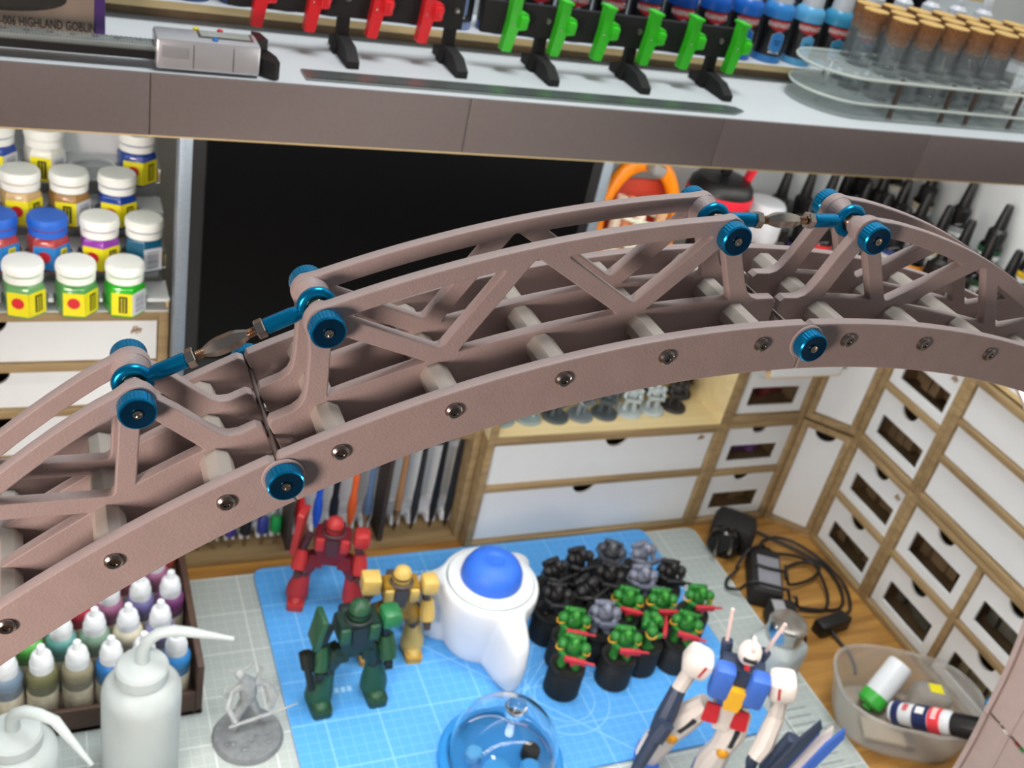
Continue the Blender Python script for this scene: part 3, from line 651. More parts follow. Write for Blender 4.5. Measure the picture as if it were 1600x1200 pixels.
# narrow window drawers
for q, (zb, nm) in enumerate(((0, 'bottom'), (.1555, 'upper'))):
    c = thing('drawer_cabinet', ('narrow wooden cabinet with two small window drawers beside the wide drawers', 'narrow wooden cabinet with open window drawer above the purple one')[q], 'cabinet', (.7195, YBK, zb))
    carcass(c, .1130, .155, .17, .008, (), ((.0795, .008, .105),))
    M_PUR = mat('purple_contents', (128, 84, 170), .5, var=.2); M_MIX = mat('mixed_contents', (120, 52, 56), .5, var=.6, scale=30)
    drawer(c, .008, .105, .009, .0755, win=(.014, .010, .083, .036), contents=(M_BROWN if q == 0 else M_MIX, 3 + q), nr=.0120)
    if q == 0: drawer(c, .008, .105, .0835, .147, win=(.014, .010, .083, .034), contents=(M_PUR, 5), nr=.0120)
    else:
        d = drawer(c, .008, .105, .0835, .147, rec=-.030, win=(.014, .012, .083, .036), nr=.0120); box_part('drawer_side', M_PLY, (.0565, -.0275, .0855), (.100, .006, .006), d)
# corner units: slanted white doors
c = thing('corner_cabinet', 'corner cabinet with slanted white doors joining the two cabinet rows', 'cabinet', (0, 0, 0))
p0, p1 = (.8328, .8075), (.8742, .7646); dx, dy = p1[0] - p0[0], p1[1] - p0[1]; Lc = math.hypot(dx, dy); ang = math.atan2(dy, dx)
Mc = T(p0[0], p0[1], 0) @ RZ(ang)
for z0 in (0, .1590):
    hh = .155 if z0 == 0 else .1585
    for nm, poly in (('bottom_panel', (0, .008)), ('top_panel', (hh - .008, hh))):
        B(nm, MB().prism([p0, p1, (.99, .7646), (.99, .95), (.8328, .95)], z0 + poly[0], z0 + poly[1]), M_MDF, c)
    B('post', MB().box((.0035, .0045, z0 + hh / 2), (.007, .009, hh - .016), Mc, .0005), M_MDF, c); B('post', MB().box((Lc - .0035, .0045, z0 + hh / 2), (.007, .009, hh - .016), Mc, .0005), M_MDF, c)
    o, h = notch_front(Lc - .015, hh - .018, None, .013, (Lc - .015) / 2, z0 == 0)
    dr = sheet('door', o, h, .003, M_WHITE, c, Mc @ T(.0075, .006, z0 + .009) @ FRONT)
    B('shade_sheet', MB().box((Lc / 2, .03, z0 + hh / 2), (Lc - .014, .003, hh - .02), Mc), M_SHADE, c)  # dark sheet standing in for the shaded hollow behind the door
# right-hand row: local x runs towards the room front (world -y), local y runs into the wall (world +x)
XR = .8742
def rcab(label, y0, z0, name='drawer_cabinet'): return thing(name, label, 'cabinet', (XR, y0, z0), -PI / 2)
YR = .7645
WN = (.013, .011, .083, .037)
c = rcab('wooden cabinet with two small window drawers beside the slanted corner door, lower', YR, 0)
carcass(c, .1085, .159, .20, .008, (), ((.0795, .008, .1005),))
drawer(c, .008, .1005, .009, .0755, win=WN, contents=(M_BROWN, 1), nr=.0130); drawer(c, .008, .1005, .0835, .151, win=WN, contents=(M_BROWN, 2), nr=.0130)
c = rcab('wooden cabinet with two small window drawers stacked beside white shelves, upper', YR, .1592)
carcass(c, .1085, .159, .20, .008, (), ((.0795, .008, .1005),))
drawer(c, .008, .1005, .009, .0755, win=WN, contents=(M_BROWN, 8), nr=.0130); drawer(c, .008, .1005, .0835, .151, win=WN, contents=(M_BROWN, 9), nr=.0130)
c = rcab('wide wooden cabinet with four small window drawers under the white drawers', YR - .1087, 0)
carcass(c, .2250, .159, .20, .008, (.1125,), ((.0795, .008, .1085), (.0795, .1165, .217)))
M_GREY = mat('grey_contents', (130, 128, 120), .5, var=.35, scale=40); M_TAN = mat('pale_contents', (190, 180, 150), .6, var=.4, scale=60)
for i, (a, b) in enumerate(((.008, .1085), (.1165, .217))):
    drawer(c, a, b, .009, .0755, win=(.014, .011, .086, .040), contents=((M_GREY, M_TAN)[i], 11 + i), nr=.0130); drawer(c, a, b, .0835, .151, win=(.014, .011, .086, .040), contents=((M_BROWN, M_GREY)[i], 13 + i), nr=.0130)
c = rcab('wide wooden cabinet with three long plain white drawers', YR - .1087, .1592)
carcass(c, .3250, .159, .20, .008, (), ((.0565, .008, .317), (.1045, .008, .317)))
for a, b in ((.009, .0525), (.0605, .1005), (.1085, .150)): drawer(c, .008, .317, a, b, notch=(a < .02), nx=.20, nr=.0130)
c = rcab('plain wooden cabinet carrying the end of the white drawer unit', YR - .1087 - .2252, 0); carcass(c, .0998, .159, .20, .008); drawer(c, .008, .0918, .009, .150)

# left row
c = thing('drawer_cabinet', 'wooden cabinet with three wide white drawers under the hexagonal jars', 'cabinet', (-.2000, YBK, .1550))
carcass(c, .2975, .155, .18, .008, (), ((.0555, .008, .2895), (.1015, .008, .2895)))
for a, b in ((.009, .0515), (.0595, .0975), (.1055, .147)): drawer(c, .008, .2895, a, b, depth=.15, nx=.150)
c = thing('drawer_cabinet', 'wooden cabinet with two wide white drawers behind the dropper bottles', 'cabinet', (-.2000, YBK, 0))
carcass(c, .2975, .1548, .18, .008, (), ((.083, .008, .2895),))
drawer(c, .008, .2895, .009, .079, depth=.15); drawer(c, .008, .2895, .087, .147, depth=.15)

# little emblem marks burnt on drawer fronts
def emblem(x, y, z, rz, k):
    mb = MB()
    for i in range(4): mb.box((-.003 + i * .002, 0, (i % 2) * .0012), (.0011, .0005, .0075 - .001 * i), RY(.35))
    mb.box((0, 0, .001), (.008, .0005, .001), RY(-.4))
    return mb
for par, x, z in (('wooden cabinet with three wide white drawers under the hexagonal jars', .272, .135), ('low wooden cabinet with two wide white drawers behind the blue mat', .272, .134), ('wooden cabinet with two small window drawers beside the slanted corner door, lower', .090, .137), ('wooden cabinet with two small window drawers stacked beside white shelves, upper', .088, .138)):
    o = [q for q in COL.objects if q.get('label') == par][0]
    B('burnt_emblem', emblem(0, 0, 0, 0, 0), mat('burnt_mark', (150, 120, 84), .6), o, (x, .0040, z))

# ------------------------------------------------------------------ tool rack under the monitor
tr2 = thing('tool_rack', 'wooden tool rack with white clip strips under the monitor', 'rack', (.1050, .8225, 0))
Wt = .3165; Ht = .1545
for nm, ctr, d, m in (('side_panel', (.004, .075, Ht / 2), (.008, .15, Ht), M_MDF), ('side_panel', (Wt - .004, .075, Ht / 2), (.008, .15, Ht), M_MDF), ('top_panel', (Wt / 2, .075, Ht - .005), (Wt - .016, .15, .010), M_MDF), ('bottom_panel', (Wt / 2, .075, .004), (Wt - .016, .15, .008), M_MDF), ('back_panel', (Wt / 2, .040, Ht / 2), (Wt - .016, .004, Ht - .02), M_WHITE)):
    box_part(nm, m, ctr, d, tr2, .0005)
for x in (.122, .222): box_part('divider', mat('dark_divider', (60, 50, 44), .6), (x, .016, Ht / 2 - .002), (.005, .03, Ht - .026), tr2)
TOOLS = [(.137, 'orange', (206, 92, 40)), (.153, 'red', (190, 36, 44)), (.169, 'purple', (64, 52, 140)), (.1845, 'black', (26, 26, 28)), (.202, 'navy blue', (44, 56, 130)), (.216, 'green', (24, 140, 70)),
         (.2395, 'bright red', (206, 34, 38)), (.2585, 'bright blue', (30, 84, 200)), (.276, 'jet black', (24, 24, 26)), (.296, 'bright orange', (232, 100, 36)), (.3135, 'steel blue', (92, 116, 150)),
         (.348, 'tan wood', (160, 118, 78)), (.368, 'dark grey', (40, 40, 42)), (.390, 'matte black', (20, 20, 22)), (.4078, 'slim black', (30, 30, 32))]
clipm = MB().box((0, 0, 0), (.011, .016, .013), ch=.001); clipM = clipm.mesh('clip', M_WHITEP)
box_part('clip_strip', M_WHITEP, (Wt / 2, .034, .030), (Wt - .018, .008, .018), tr2); box_part('clip_strip', M_WHITEP, (Wt / 2, .034, .118), (Wt - .018, .008, .012), tr2)
for x, nm, col in TOOLS:
    obj('clip', clipM, tr2, (x - .105, .027, .022))
    kind = 'screwdriver' if x < .22 else ('paintbrush' if nm in ('tan wood', 'dark grey', 'matte black', 'slim black') else 'hobby_knife')
    cat = kind.replace('_', ' ')
    t = thing(kind, '%s handled %s standing upright in the tool rack' % (nm, cat), cat, (x, .8405, .0082), 0, 'tools in the wooden rack')
    m = mat('tool_' + nm.replace(' ', '_'), col, .4)
    if kind == 'screwdriver':
        B('shaft', MB().lathe([(.0022, .0), (.0022, .118)], 10), M_STEEL, t); B('handle', MB().lathe([(.0045, .016), (.006, .018), (.006, .034), (.004, .037)], 14), m, t)
        B('end_cap', MB().lathe([(.0035, .095), (.005, .098), (.005, .128), (.003, .131)], 14), m, t)
    elif kind == 'paintbrush':
        B('handle', MB().lathe([(.0040, .030), (.0042, .050), (.0036, .060), (.0030, .118), (.0018, .125)], 12), m, t); B('ferrule', MB().lathe([(.0028, .014), (.0046, .032)], 12), M_STEEL if nm == 'tan wood' else m, t); B('bristles', MB().lathe([(.0008, .001), (.0026, .015)], 10), M_BLACK, t)
    else:
        B('handle', MB().lathe([(.0042, .030), (.0052, .034), (.0048, .050), (.0034, .058), (.0040, .120), (.003, .126)], 14), m, t); B('collet', MB().lathe([(.0028, .018), (.0045, .030)], 14), m if 'bright' in nm else M_STEEL, t); B('blade', MB().prism([(-.0022, .018), (.0022, .018), (.0018, .006), (-.0015, .0)], -.0004, .0004, FRONT), M_STEEL, t)

# ------------------------------------------------------------------ hexagonal jars on the left, stepped holder
jr = thing('jar_holder', 'stepped white jar holder with round cut-outs on the left cabinet', 'holder', (-.2000, YBK, .3100))
DY, DZ = .0300, .0255
jx = {0: [-.052, -.013, .0255, .0625], 1: [-.031, .006, .045, .0798], 2: [-.052, -.013, .0235, .0605], 3: [-.031, .006, .045, .0782]}
JR_ = .0163
for i in range(4):
    y0 = i * DY; z = i * DZ + .0135
    holes = [circ(x + .2, y0 + .006, JR_ * 1.14, 20) for x in jx[i]]
    o = [(0, y0 - .0)] ; xs = sorted(jx[i])
    top = []
    for x in xs:
        cx_, cy_ = x + .2, y0 + .004; r_ = JR_ * 1.09; a = math.asin(max(-1, min(1, (y0 - cy_) / r_)))
        top += [(cx_ + r_ * math.cos(PI - a + (2 * a - PI) * k / 14), cy_ + r_ * math.sin(PI - a + (2 * a - PI) * k / 14)) for k in range(15)]
    outer = [(0, y0)] + top + [(.2975, y0), (.2975, y0 + DY + .001), (0, y0 + DY + .001)]
    sheet('step_board', outer, [], .003, M_WHITE, jr, T(0, 0, z - .0015))
    box_part('step_floor', M_WHITE, (.14875, y0 + .5 * (.12 - y0) + .002, i * DZ + .0005), (.2975, .12 - y0 + .001, .001), jr)
    if i < 3: box_part('riser', M_WHITE, (.14875, y0 + DY + .020, i * DZ + .013), (.29, .0012, .024), jr)
    box_part('riser_block', M_PLY, (.2965, y0 + .010, i * DZ + .0068), (.0020, .010, .0100), jr)
    box_part('riser_block', M_PLY, (.003, y0 + .010, i * DZ + .0068), (.006, .010, .0100), jr)
box_part('back_board', M_WHITE, (.14875, .122, .06), (.2975, .003, .12), jr)
HEX = [(math.cos(PI / 6 + i * PI / 3), math.sin(PI / 6 + i * PI / 3)) for i in range(6)]
def hexr(r, rr=.0012): return rounded([(x * r, y * r) for x, y in HEX], rr, 2)
def jar(x, y, z, glass, capc, capname, lab, label, rz, front=None, rot=0.0):
    t = thing('paint_jar', label, 'paint jar', (x, y, z), rz, 'hexagonal paint jars on the holder')
    mg = mat('jar_' + glass[0], glass[1], .15, var=.05, coat=.4); r = JR_
    mb = MB(); n = len(hexr(r)); L0 = hexr(r * .97); L1 = hexr(r); v = []
    prof = [(.97, 0), (1.0, .0012), (1.0, .0245), (.93, .0275), (.72, .0300)]
    for s, zz in prof: v += [(px * s, py * s, zz) for px, py in L1]
    f = [(k * n + i, k * n + (i + 1) % n, (k + 1) * n + (i + 1) % n, (k + 1) * n + i) for k in range(len(prof) - 1) for i in range(n)] + [tuple(range(n - 1, -1, -1)), tuple((len(prof) - 1) * n + i for i in range(n))]
    mb.add(v, f); B('glass_body', mb, mg, t)
    mc = mat('jar_cap_' + capname, capc, .45, var=.03)
    B('neck_band', MB().lathe([(.0120, .0285), (.0148, .0298), (.0148, .0352), (.0140, .0356)], 28), mc, t); B('paint_rim', MB().lathe([(.0141, .0354), (.0143, .0366)], 28), mg, t)
    B('cap', MB().lathe([(.0145, .0364), (.0155, .0372), (.0157, .0395), (.0153, .0430), (.0143, .0447), (.010, .0450)], 28), mc, t)
    ap = r * math.cos(PI / 6); side = r
    # three label faces (front pair and one more), then prints
    for k, mm in enumerate(lab):
        if mm is None: continue
        a = -2 * PI / 3 + k * PI / 3; Mf = RZ(a + PI / 2) @ T(0, -ap - .0002, 0)
        p = B('paper_label', MB().box((0, 0, .0122), (side * .99, .0005, .0205), Mf), {'y': M_YEL, 'w': M_BARW, 'b': M_LBLUE}[mm[0]], t)
        if mm[1] == 'k':
            B('name_box', MB().box((.001, -.0004, .0122), (side * .40, .0004, .0150), Mf), M_BLACK if mm[0] == 'y' else M_YEL, p)
            mbt = MB()
            for q in range(7): mbt.box((.001 - .0012, -.0007, .0062 + q * .0019), (.0012, .0003, .0012), Mf); mbt.box((.001 + .0012, -.0007, .0062 + q * .0019), (.0012, .0003, .0012), Mf)
            B('name_print', mbt, M_YEL if mm[0] == 'y' else M_BLACK, p)
        if mm[1] == 'r': B('red_disc', MB().lathe([(.0048, 0), (.0048, .0004)], 20, M=Mf @ T(0, -.0001, .0135) @ RX(PI / 2)), M_DISC, p)
        if mm[1] == 'c':
            mbt = MB()
            for q in range(9): mbt.box((0, -.0004, .0050 + q * .0018), (side * .62, .0004, .0007 + .0006 * (q % 3 == 0)), Mf)
            B('bar_code', mbt, mat('code_grey', (140, 146, 156), .5), p)
M_YEL = mat('label_yellow', (226, 216, 30), .45, var=.02); M_BARW = mat('label_barcode', (206, 210, 216), .5); M_LBLUE = mat('label_blue', (40, 128, 200), .45); M_DISC = mat('label_disc', (206, 40, 50), .45)
Y, Wt_ = (('y', 'r'), ('y', 'k'), ('w', 'c')), (('y', 'k'), ('w', 'c'), None)
WH, BL = (236, 240, 234), (34, 98, 200)
GL = {'moss': (104, 158, 100), 'fern': (84, 150, 84), 'green': (40, 170, 36), 'red': (168, 64, 66), 'plum': (140, 60, 160), 'teal': (24, 88, 118), 'blue': (26, 62, 150), 'amber': (150, 112, 58), 'sand': (190, 160, 110), 'white': (222, 224, 214)}
rows = [
 (0, [(-.052, 'moss', 'w', Y, 0.1), (-.013, 'moss', 'w', Y, .2), (.0255, 'fern', 'w', Y, .35), (.0625, 'green', 'w', Wt_, .30)]),
 (1, [(-.031, 'red', 'b', 'B', .2), (.006, 'red', 'b', 'B', .3), (.045, 'plum', 'w', Y, .1), (.0798, 'teal', 'w', (None, ('w', 'c'), None), -.1)]),
 (2, [(-.052, 'white', 'w', Y, .2), (-.013, 'sand', 'w', Y, .3), (.0235, 'amber', 'w', Wt_, .3), (.0605, 'blue', 'w', Y, .1)]),
 (3, [(-.031, 'blue', 'w', Wt_, .4), (.006, 'white', 'w', Wt_, .3), (.0782, 'blue', 'w', Y, .25)])]
used = {}
for i, L_ in rows:
    for x, gname, cp, lab, rz in L_:
        if lab == 'B': lab = (('b', 'r'), ('b', 'k'), None)
        base = '%s hexagonal paint jar with %s cap' % (gname, 'white' if cp == 'w' else 'blue')
        used[base] = used.get(base, 0) + 1
        lbl = base + ' on the %s step of the jar holder' % ('lowest', 'second', 'third', 'top')[i]
        if x < -.04: lbl = base + ' at the far end of the %s step' % ('lowest', 'second', 'third', 'top')[i]
        elif x < .0: lbl = base + ' next to the end of the %s step' % ('lowest', 'second', 'third', 'top')[i]
        jar(x, YBK + i * DY + .004 - .0, .3100 + i * DZ + .0012, (gname, GL[gname]), WH if cp == 'w' else BL, 'white' if cp == 'w' else 'blue', lab, lbl, rz)

# ------------------------------------------------------------------ dropper bottle tray
dt = thing('bottle_tray', 'dark wooden tray packed with white capped dropper bottles', 'tray', (.0, .7205, .0022))
M_WAL = mat('dark_walnut', (76, 56, 46), .5, var=.15, scale=40, stretch=(1, 8, 1))
for nm, ctr, d in (('tray_floor', (.0, -.001, .003), (.232, .167, .006)), ('tray_side', (.1125, -.001, .03), (.006, .167, .06)), ('tray_side', (-.1125, -.001, .03), (.006, .167, .06)), ('tray_side', (0, .0795, .03), (.219, .006, .06)), ('tray_side', (0, -.0822, .014), (.219, .0046, .028))): box_part(nm, M_WAL, ctr, d, dt, .001)
DR = .0122
bodyD = MB().lathe([(DR * .9, 0), (DR, .0012), (DR, .050), (DR * .98, .052)], 22)
bandD = MB().lathe([(DR * 1.01, .046), (DR * 1.02, .0465), (DR * 1.02, .052), (DR * .9, .0560), (DR * .7, .058)], 22)
capD = MB()
prof = [(.0086, .0555), (.0092, .0562), (.0088, .0660), (.0078, .0725), (.0062, .0748), (.0040, .0752), (.0036, .0762), (.0034, .0815), (.0028, .0830)]
capD.lathe(prof, 24)
for i in range(24): capD.box((.0089, 0, .0615), (.0007, .0010, .0085), RZ(2 * PI * i / 24))
capDM = capD.mesh('dropper_cap', M_WHITEP)
DC = {'olive': (104, 104, 72), 'khaki': (140, 134, 110), 'slate': (110, 130, 150), 'blue': (48, 124, 188), 'azure': (40, 110, 176), 'teal': (92, 150, 146), 'sage': (120, 150, 130), 'violet': (104, 100, 150), 'lilac': (126, 124, 170), 'mauve': (150, 96, 130), 'crimson': (190, 60, 80), 'wine': (140, 50, 70), 'lime': (90, 170, 80), 'indigo': (70, 84, 150), 'grass': (80, 140, 70), 'rose': (180, 90, 110), 'plum': (110, 60, 110), 'brick': (170, 70, 50), 'cream': (206, 200, 176), 'pine': (50, 100, 80)}
DP = [(-.064, .655, 'pine'), (-.0375, .655, 'slate'), (-.011, .655, 'olive'), (.016, .655, 'khaki'), (.042, .655, 'azure'), (.068, .655, 'indigo'), (.094, .655, 'blue'),
      (-.0485, .690, 'grass'), (-.022, .690, 'lime'), (.0045, .690, 'teal'), (.031, .690, 'sage'), (.058, .690, 'cream'), (.0845, .690, 'lilac'),
      (-.0085, .725, 'brick'), (.018, .725, 'crimson'), (.0445, .725, 'mauve'), (.071, .725, 'violet'), (.0966, .725, 'plum'),
      (.0330, .760, 'wine'), (.0595, .760, 'rose'), (.0860, .760, 'mauve'), (.0965, .783, 'brick')]
rown = {.655: 'front row', .690: 'second row', .725: 'third row', .760: 'fourth row', .783: 'rear row'}
M_BOD = {}
for x, y, c_ in DP:
    t = thing('dropper_bottle', '%s dropper bottle with white cap in the tray %s' % (c_, rown[y]), 'paint bottle', (x, y, .0082), random.uniform(-.4, .4), 'white capped dropper bottles in the tray')
    m = mat('drop_' + c_, DC[c_], .35, var=.04)
    if c_ not in M_BOD:
        cc = DC[c_]; M_BOD[c_] = (bodyD.mesh('bottle_body', mat('dropbody_' + c_, tuple(int(.55 * q + 40) for q in cc), .3, var=.15, scale=120)), bandD.mesh('shoulder_band', m))
    obj('bottle_body', M_BOD[c_][0], t); obj('shoulder_band', M_BOD[c_][1], t); obj('dropper_cap', capDM, t)
    B('paper_label', MB().lathe([(DR * 1.012, .012), (DR * 1.016, .0122), (DR * 1.016, .036), (DR * 1.012, .0362)], 22), mat('drop_label', (186, 180, 160), .5, var=.2, scale=150), t)

# ------------------------------------------------------------------ wash bottles
def wash(loc, rz, label, hgt, rad, reach, rise, drop):
    t = thing('wash_bottle', label, 'wash bottle', loc, rz)
    r = rad; h = hgt
    B('bottle_body', MB().lathe([(r * .92, 0), (r, .004), (r, h * .74), (r * .97, h * .79), (r * .80, h * .85), (r * .54, h * .885)], 40), M_FROST, t)
    B('screw_cap', MB().lathe([(r * .62, h * .875), (r * .66, h * .885), (r * .66, h * .965), (r * .60, h * .985), (r * .40, h * 1.0), (r * .24, h * 1.02)], 36), M_FROST, t)
    P = [(0, 0, h * 1.0), (0, 0, h * 1.10), (.003, 0, h * 1.10 + rise * .45), (.011, 0, h * 1.10 + rise * .85), (.022, 0, h * 1.10 + rise), (.034, 0, h * 1.10 + rise * .93), (reach, 0, h * 1.10 + rise - drop)]
    B('nozzle', MB().tube(P, [.0055, .0050, .0046, .0044, .0042, .0040, .0016], 14), M_FROST, t, ang=60)
wash((.0600, .5880, .0022), -.20, 'tall translucent wash bottle with bent nozzle in front of dropper bottles', .128, .0300, .066, .022, .008)
wash((-.0300, .5560, .0022), -.62, 'shorter translucent wash bottle with drooping bent nozzle', .112, .0300, .062, .016, .034)

# ------------------------------------------------------------------ grey horned figure on a round base
def blob(mb, c, r, M=None): return mb.ball(c, r, 12, 8, M)
M_GPRI = mat('grey_primer', (148, 154, 156), .6, var=.12, scale=200, bump=.25); M_GDRK = mat('grey_base', (112, 118, 122), .7, var=.15, scale=200, bump=.4)
gf = thing('figurine', 'unpainted grey creature figure holding a long blade on round base', 'figurine', (.1500, .6030, .0022))
B('round_base', MB().lathe([(.0300, 0), (.0305, .001), (.0285, .0055), (.0275, .006)], 40), M_GDRK, gf)
mb = MB()
for i in range(9):
    a = random.random() * 6.3; rr = random.uniform(.008, .024); mb.ball((rr * math.cos(a), rr * math.sin(a), .0062), (random.uniform(.0015, .004), random.uniform(.0015, .003), .0018), 8, 5)
B('base_rubble', mb, M_GDRK, gf)
mb = MB().tube([(-.010, .008, .006), (-.011, .006, .016), (-.007, .009, .026), (-.002, .012, .036)], [.0035, .003, .0042, .005], 10).tube([(.008, .012, .006), (.010, .010, .016), (.005, .013, .026), (.001, .014, .036)], [.0035, .003, .0042, .005], 10)
mb.tube([(0, .013, .033), (-.0005, .012, .044), (-.002, .010, .056), (-.006, .008, .066), (-.009, .006, .072)], [.006, .0078, .0075, .0050, .0035], 12)
mb.tube([(-.006, .008, .060), (-.016, .004, .056), (-.020, -.003, .046), (-.014, -.012, .036)], [.0038, .0034, .0028, .0022], 9).tube([(.003, .010, .058), (.013, .012, .052), (.018, .010, .042), (.016, .004, .034)], [.0036, .0032, .0028, .0022], 9)
B('body', mb, M_GPRI, gf)
mb = MB().ball((-.011, .004, .077), (.0042, .005, .0046)); mb.tube([(-.014, .004, .079), (-.020, .002, .085), (-.024, .003, .092)], [.0015, .0011, .0004], 6).tube([(-.008, .004, .080), (-.003, .003, .086), (.000, .004, .093)], [.0015, .0011, .0004], 6); B('head', mb, M_GPRI, gf)
mb = MB().tube([(-.020, -.014, .034), (-.004, -.012, .036), (.020, -.010, .040), (.038, -.008, .044)], [.0012, .0016, .0015, .0004], 6); B('blade', mb, M_GPRI, gf)
mb = MB().tube([(.016, .010, .050), (.020, .006, .040), (.019, .002, .030)], [.004, .0046, .0015], 8).tube([(-.018, .002, .052), (-.024, .0, .060), (-.022, .002, .068)], [.0022, .0015, .0006], 6).tube([(.006, .012, .056), (.010, .016, .066), (.006, .015, .074)], [.0022, .0016, .0006], 6); B('trinkets', mb, M_GPRI, gf)

# ------------------------------------------------------------------ toy robots (plain humanoid machines)
def robot(label, loc, rz, s, c, head_c, legs=.5, extra=None, spread=.016, arm_a=(.25, -.25), name='toy_robot'):
    """c: dict of materials main, dark, light, grey"""
    t = thing(name, label, 'toy robot', loc, rz)
    def bx(n, m, ctr, d, M=None, ch=.0022): return B(n, MB().box(tuple(q * s for q in ctr), tuple(q * s for q in d), M, ch * s), m, t)
    for sd in (-1, 1):
        x = spread * sd
        fx = x * 1.75
        B('foot', MB().prism(rounded([(fx * s - .0100 * s, -.024 * s), (fx * s + .0100 * s, -.024 * s), (fx * s + .0115 * s, .012 * s), (fx * s - .0115 * s, .012 * s)], .005 * s, 4), 0, .0085 * s), c['light'], t)
        B('toe_cap', MB().ball((fx * s, -.008 * s, .008 * s), (.0095 * s, .0135 * s, .0070 * s), 16, 8), c['main'], t)
        B('shin', MB().tube([(fx * s, .0, .010 * s), (fx * .98 * s, .0, .020 * s), (fx * .9 * s, -.001 * s, .038 * s), (fx * .85 * s, -.001 * s, .048 * s)], [.0145 * s, .0140 * s, .0105 * s, .0090 * s], 12), c['main'], t)
        B('knee', MB().ball((fx * .82 * s, -.0035 * s, .050 * s), (.0065 * s, .0075 * s, .0085 * s), 12, 8), c['grey'], t)
        B('thigh', MB().tube([(fx * .8 * s, 0, .050 * s), (fx * .68 * s, 0, .064 * s), (x * .9 * s, 0, .074 * s)], [.0085 * s, .0112 * s, .0100 * s], 12), c['dark'], t)
        B('hose', MB().tube([(fx * .80 * s, .008 * s, .046 * s), (fx * 1.25 * s, .010 * s, .054 * s), (fx * 1.05 * s, .010 * s, .068 * s), (x * .9 * s, .009 * s, .076 * s)], .0016 * s, 8), c['grey'], t)
        # skirt plate
        B('skirt_plate', MB().prism(rounded([(-.008 * s, 0), (.008 * s, 0), (.0065 * s, .017 * s), (-.0065 * s, .017 * s)], .002 * s, 3), -.0015 * s, .0015 * s, T(x * .85 * s, -.0095 * s, .064 * s) @ RX(PI / 2 - .22) ), c['dark'], t)
        ax = .0285 * sd; a = arm_a[0 if sd < 0 else 1]
        hx_, hz_ = ax * s + math.sin(-a) * .024 * s, (.104 - .024 * math.cos(a)) * s
        B('upper_arm', MB().tube([(ax * s, 0, .108 * s), (hx_, 0, hz_)], [.0052 * s, .0050 * s], 12), c['grey'], t)
        fx2, fy2, fz2 = hx_ + sd * .002 * s, -.010 * s, hz_ - .022 * s
        B('forearm', MB().tube([(hx_, 0, hz_ + .003 * s), ((hx_ + fx2) / 2, -.004 * s, (hz_ + fz2) / 2), (fx2, fy2, fz2)], [.0075 * s, .0098 * s, .0085 * s], 10), c['main'], t)
        mb = MB().box((fx2, fy2 - .002 * s, fz2 - .005 * s), (.0085 * s, .0075 * s, .0085 * s), ch=.0015 * s)
        for q in range(4): mb.tube([(fx2 - .003 * s + q * .002 * s, fy2 - .005 * s, fz2 - .006 * s), (fx2 - .003 * s + q * .002 * s, fy2 - .0065 * s, fz2 - .0095 * s), (fx2 - .003 * s + q * .002 * s, fy2 - .0035 * s, fz2 - .0115 * s)], .0010 * s, 6)
        B('hand', mb, c['grey'], t)
    bx('waist', c['dark'], (0, 0, .078), (.026, .018, .010)); bx('hips', c['dark'], (0, 0, .071), (.022, .016, .010))
    B('torso', MB().prism(rounded([(-.0150 * s, .080 * s), (.0150 * s, .080 * s), (.0225 * s, .100 * s), (.0210 * s, .116 * s), (-.0210 * s, .116 * s), (-.0225 * s, .100 * s)], .003 * s, 3), -.011 * s, .011 * s, FRONT), c['dark'], t)
    B('chest_plate', MB().prism(rounded([(-.0060 * s, .086 * s), (.0060 * s, .086 * s), (.0085 * s, .112 * s), (-.0085 * s, .112 * s)], .0015 * s, 3), .010 * s, .0135 * s, FRONT), c['grey'], t)
    for sd in (-1, 1): B('chest_block', MB().box((sd * .0150 * s, -.0105 * s, .103 * s), (.011 * s, .008 * s, .019 * s), None, .002 * s), c['main'], t)
    bx('backpack', c['grey'], (0, .0165, .104), (.028, .012, .022)); B('neck', MB().cyl((0, 0, .114 * s), (0, 0, .121 * s), .006 * s), c['grey'], t)
    if head_c == 'dome':
        h = B('head', MB().lathe([(.0095 * s, .117 * s), (.0112 * s, .120 * s), (.0110 * s, .127 * s), (.0088 * s, .1335 * s), (.0050 * s, .137 * s), (.001 * s, .138 * s)], 24), c['main'], t)
        B('visor', MB().lathe([(.0113 * s, .1235 * s), (.0114 * s, .1262 * s), (.0104 * s, .1262 * s), (.0104 * s, .1235 * s)], 24, closed=True), c['black'], h)
        B('collar', MB().torus((0, -.002 * s, .1165 * s), .0125 * s, .0022 * s, 28, 8, sy=.9), c['grey'], t)
    return t, bx
def MR(n, **k): return {q: mat('%s_%s' % (n, q), v, .45, var=.05) for q, v in k.items()}
red = MR('robot_red', main=(168, 46, 48), dark=(104, 24, 36), light=(176, 54, 52), grey=(74, 44, 50), black=(30, 20, 24))
t, bx_ = robot('red toy robot with a slab shield standing at the mat corner', (.2500, .7500, .0052), -.30, .80, red, 'dome', spread=.020, arm_a=(.30, -.30))
B('shoulder_shield', MB().prism(rounded([(-.010, -.030), (.010, -.030), (.012, .018), (.006, .026), (-.008, .024)], .003, 3), -.003, .003, T(-.033, -.002, .088) @ RZ(-.25) @ RY(-PI / 2 + .1) @ RZ(PI / 2)), red['main'], t)
B('shoulder_guard', MB().box((.0275, -.001, .0885), (.017, .019, .017), None, .005), red['main'], t)
yel = MR('robot_yellow', main=(196, 168, 92), dark=(146, 112, 32), light=(176, 140, 62), grey=(74, 66, 62), black=(36, 32, 28))
t, bx_ = robot('mustard yellow toy robot standing behind the green robot', (.2960, .6740, .0052), -.10, .80, yel, 'dome', spread=.016, arm_a=(.5, -.32))
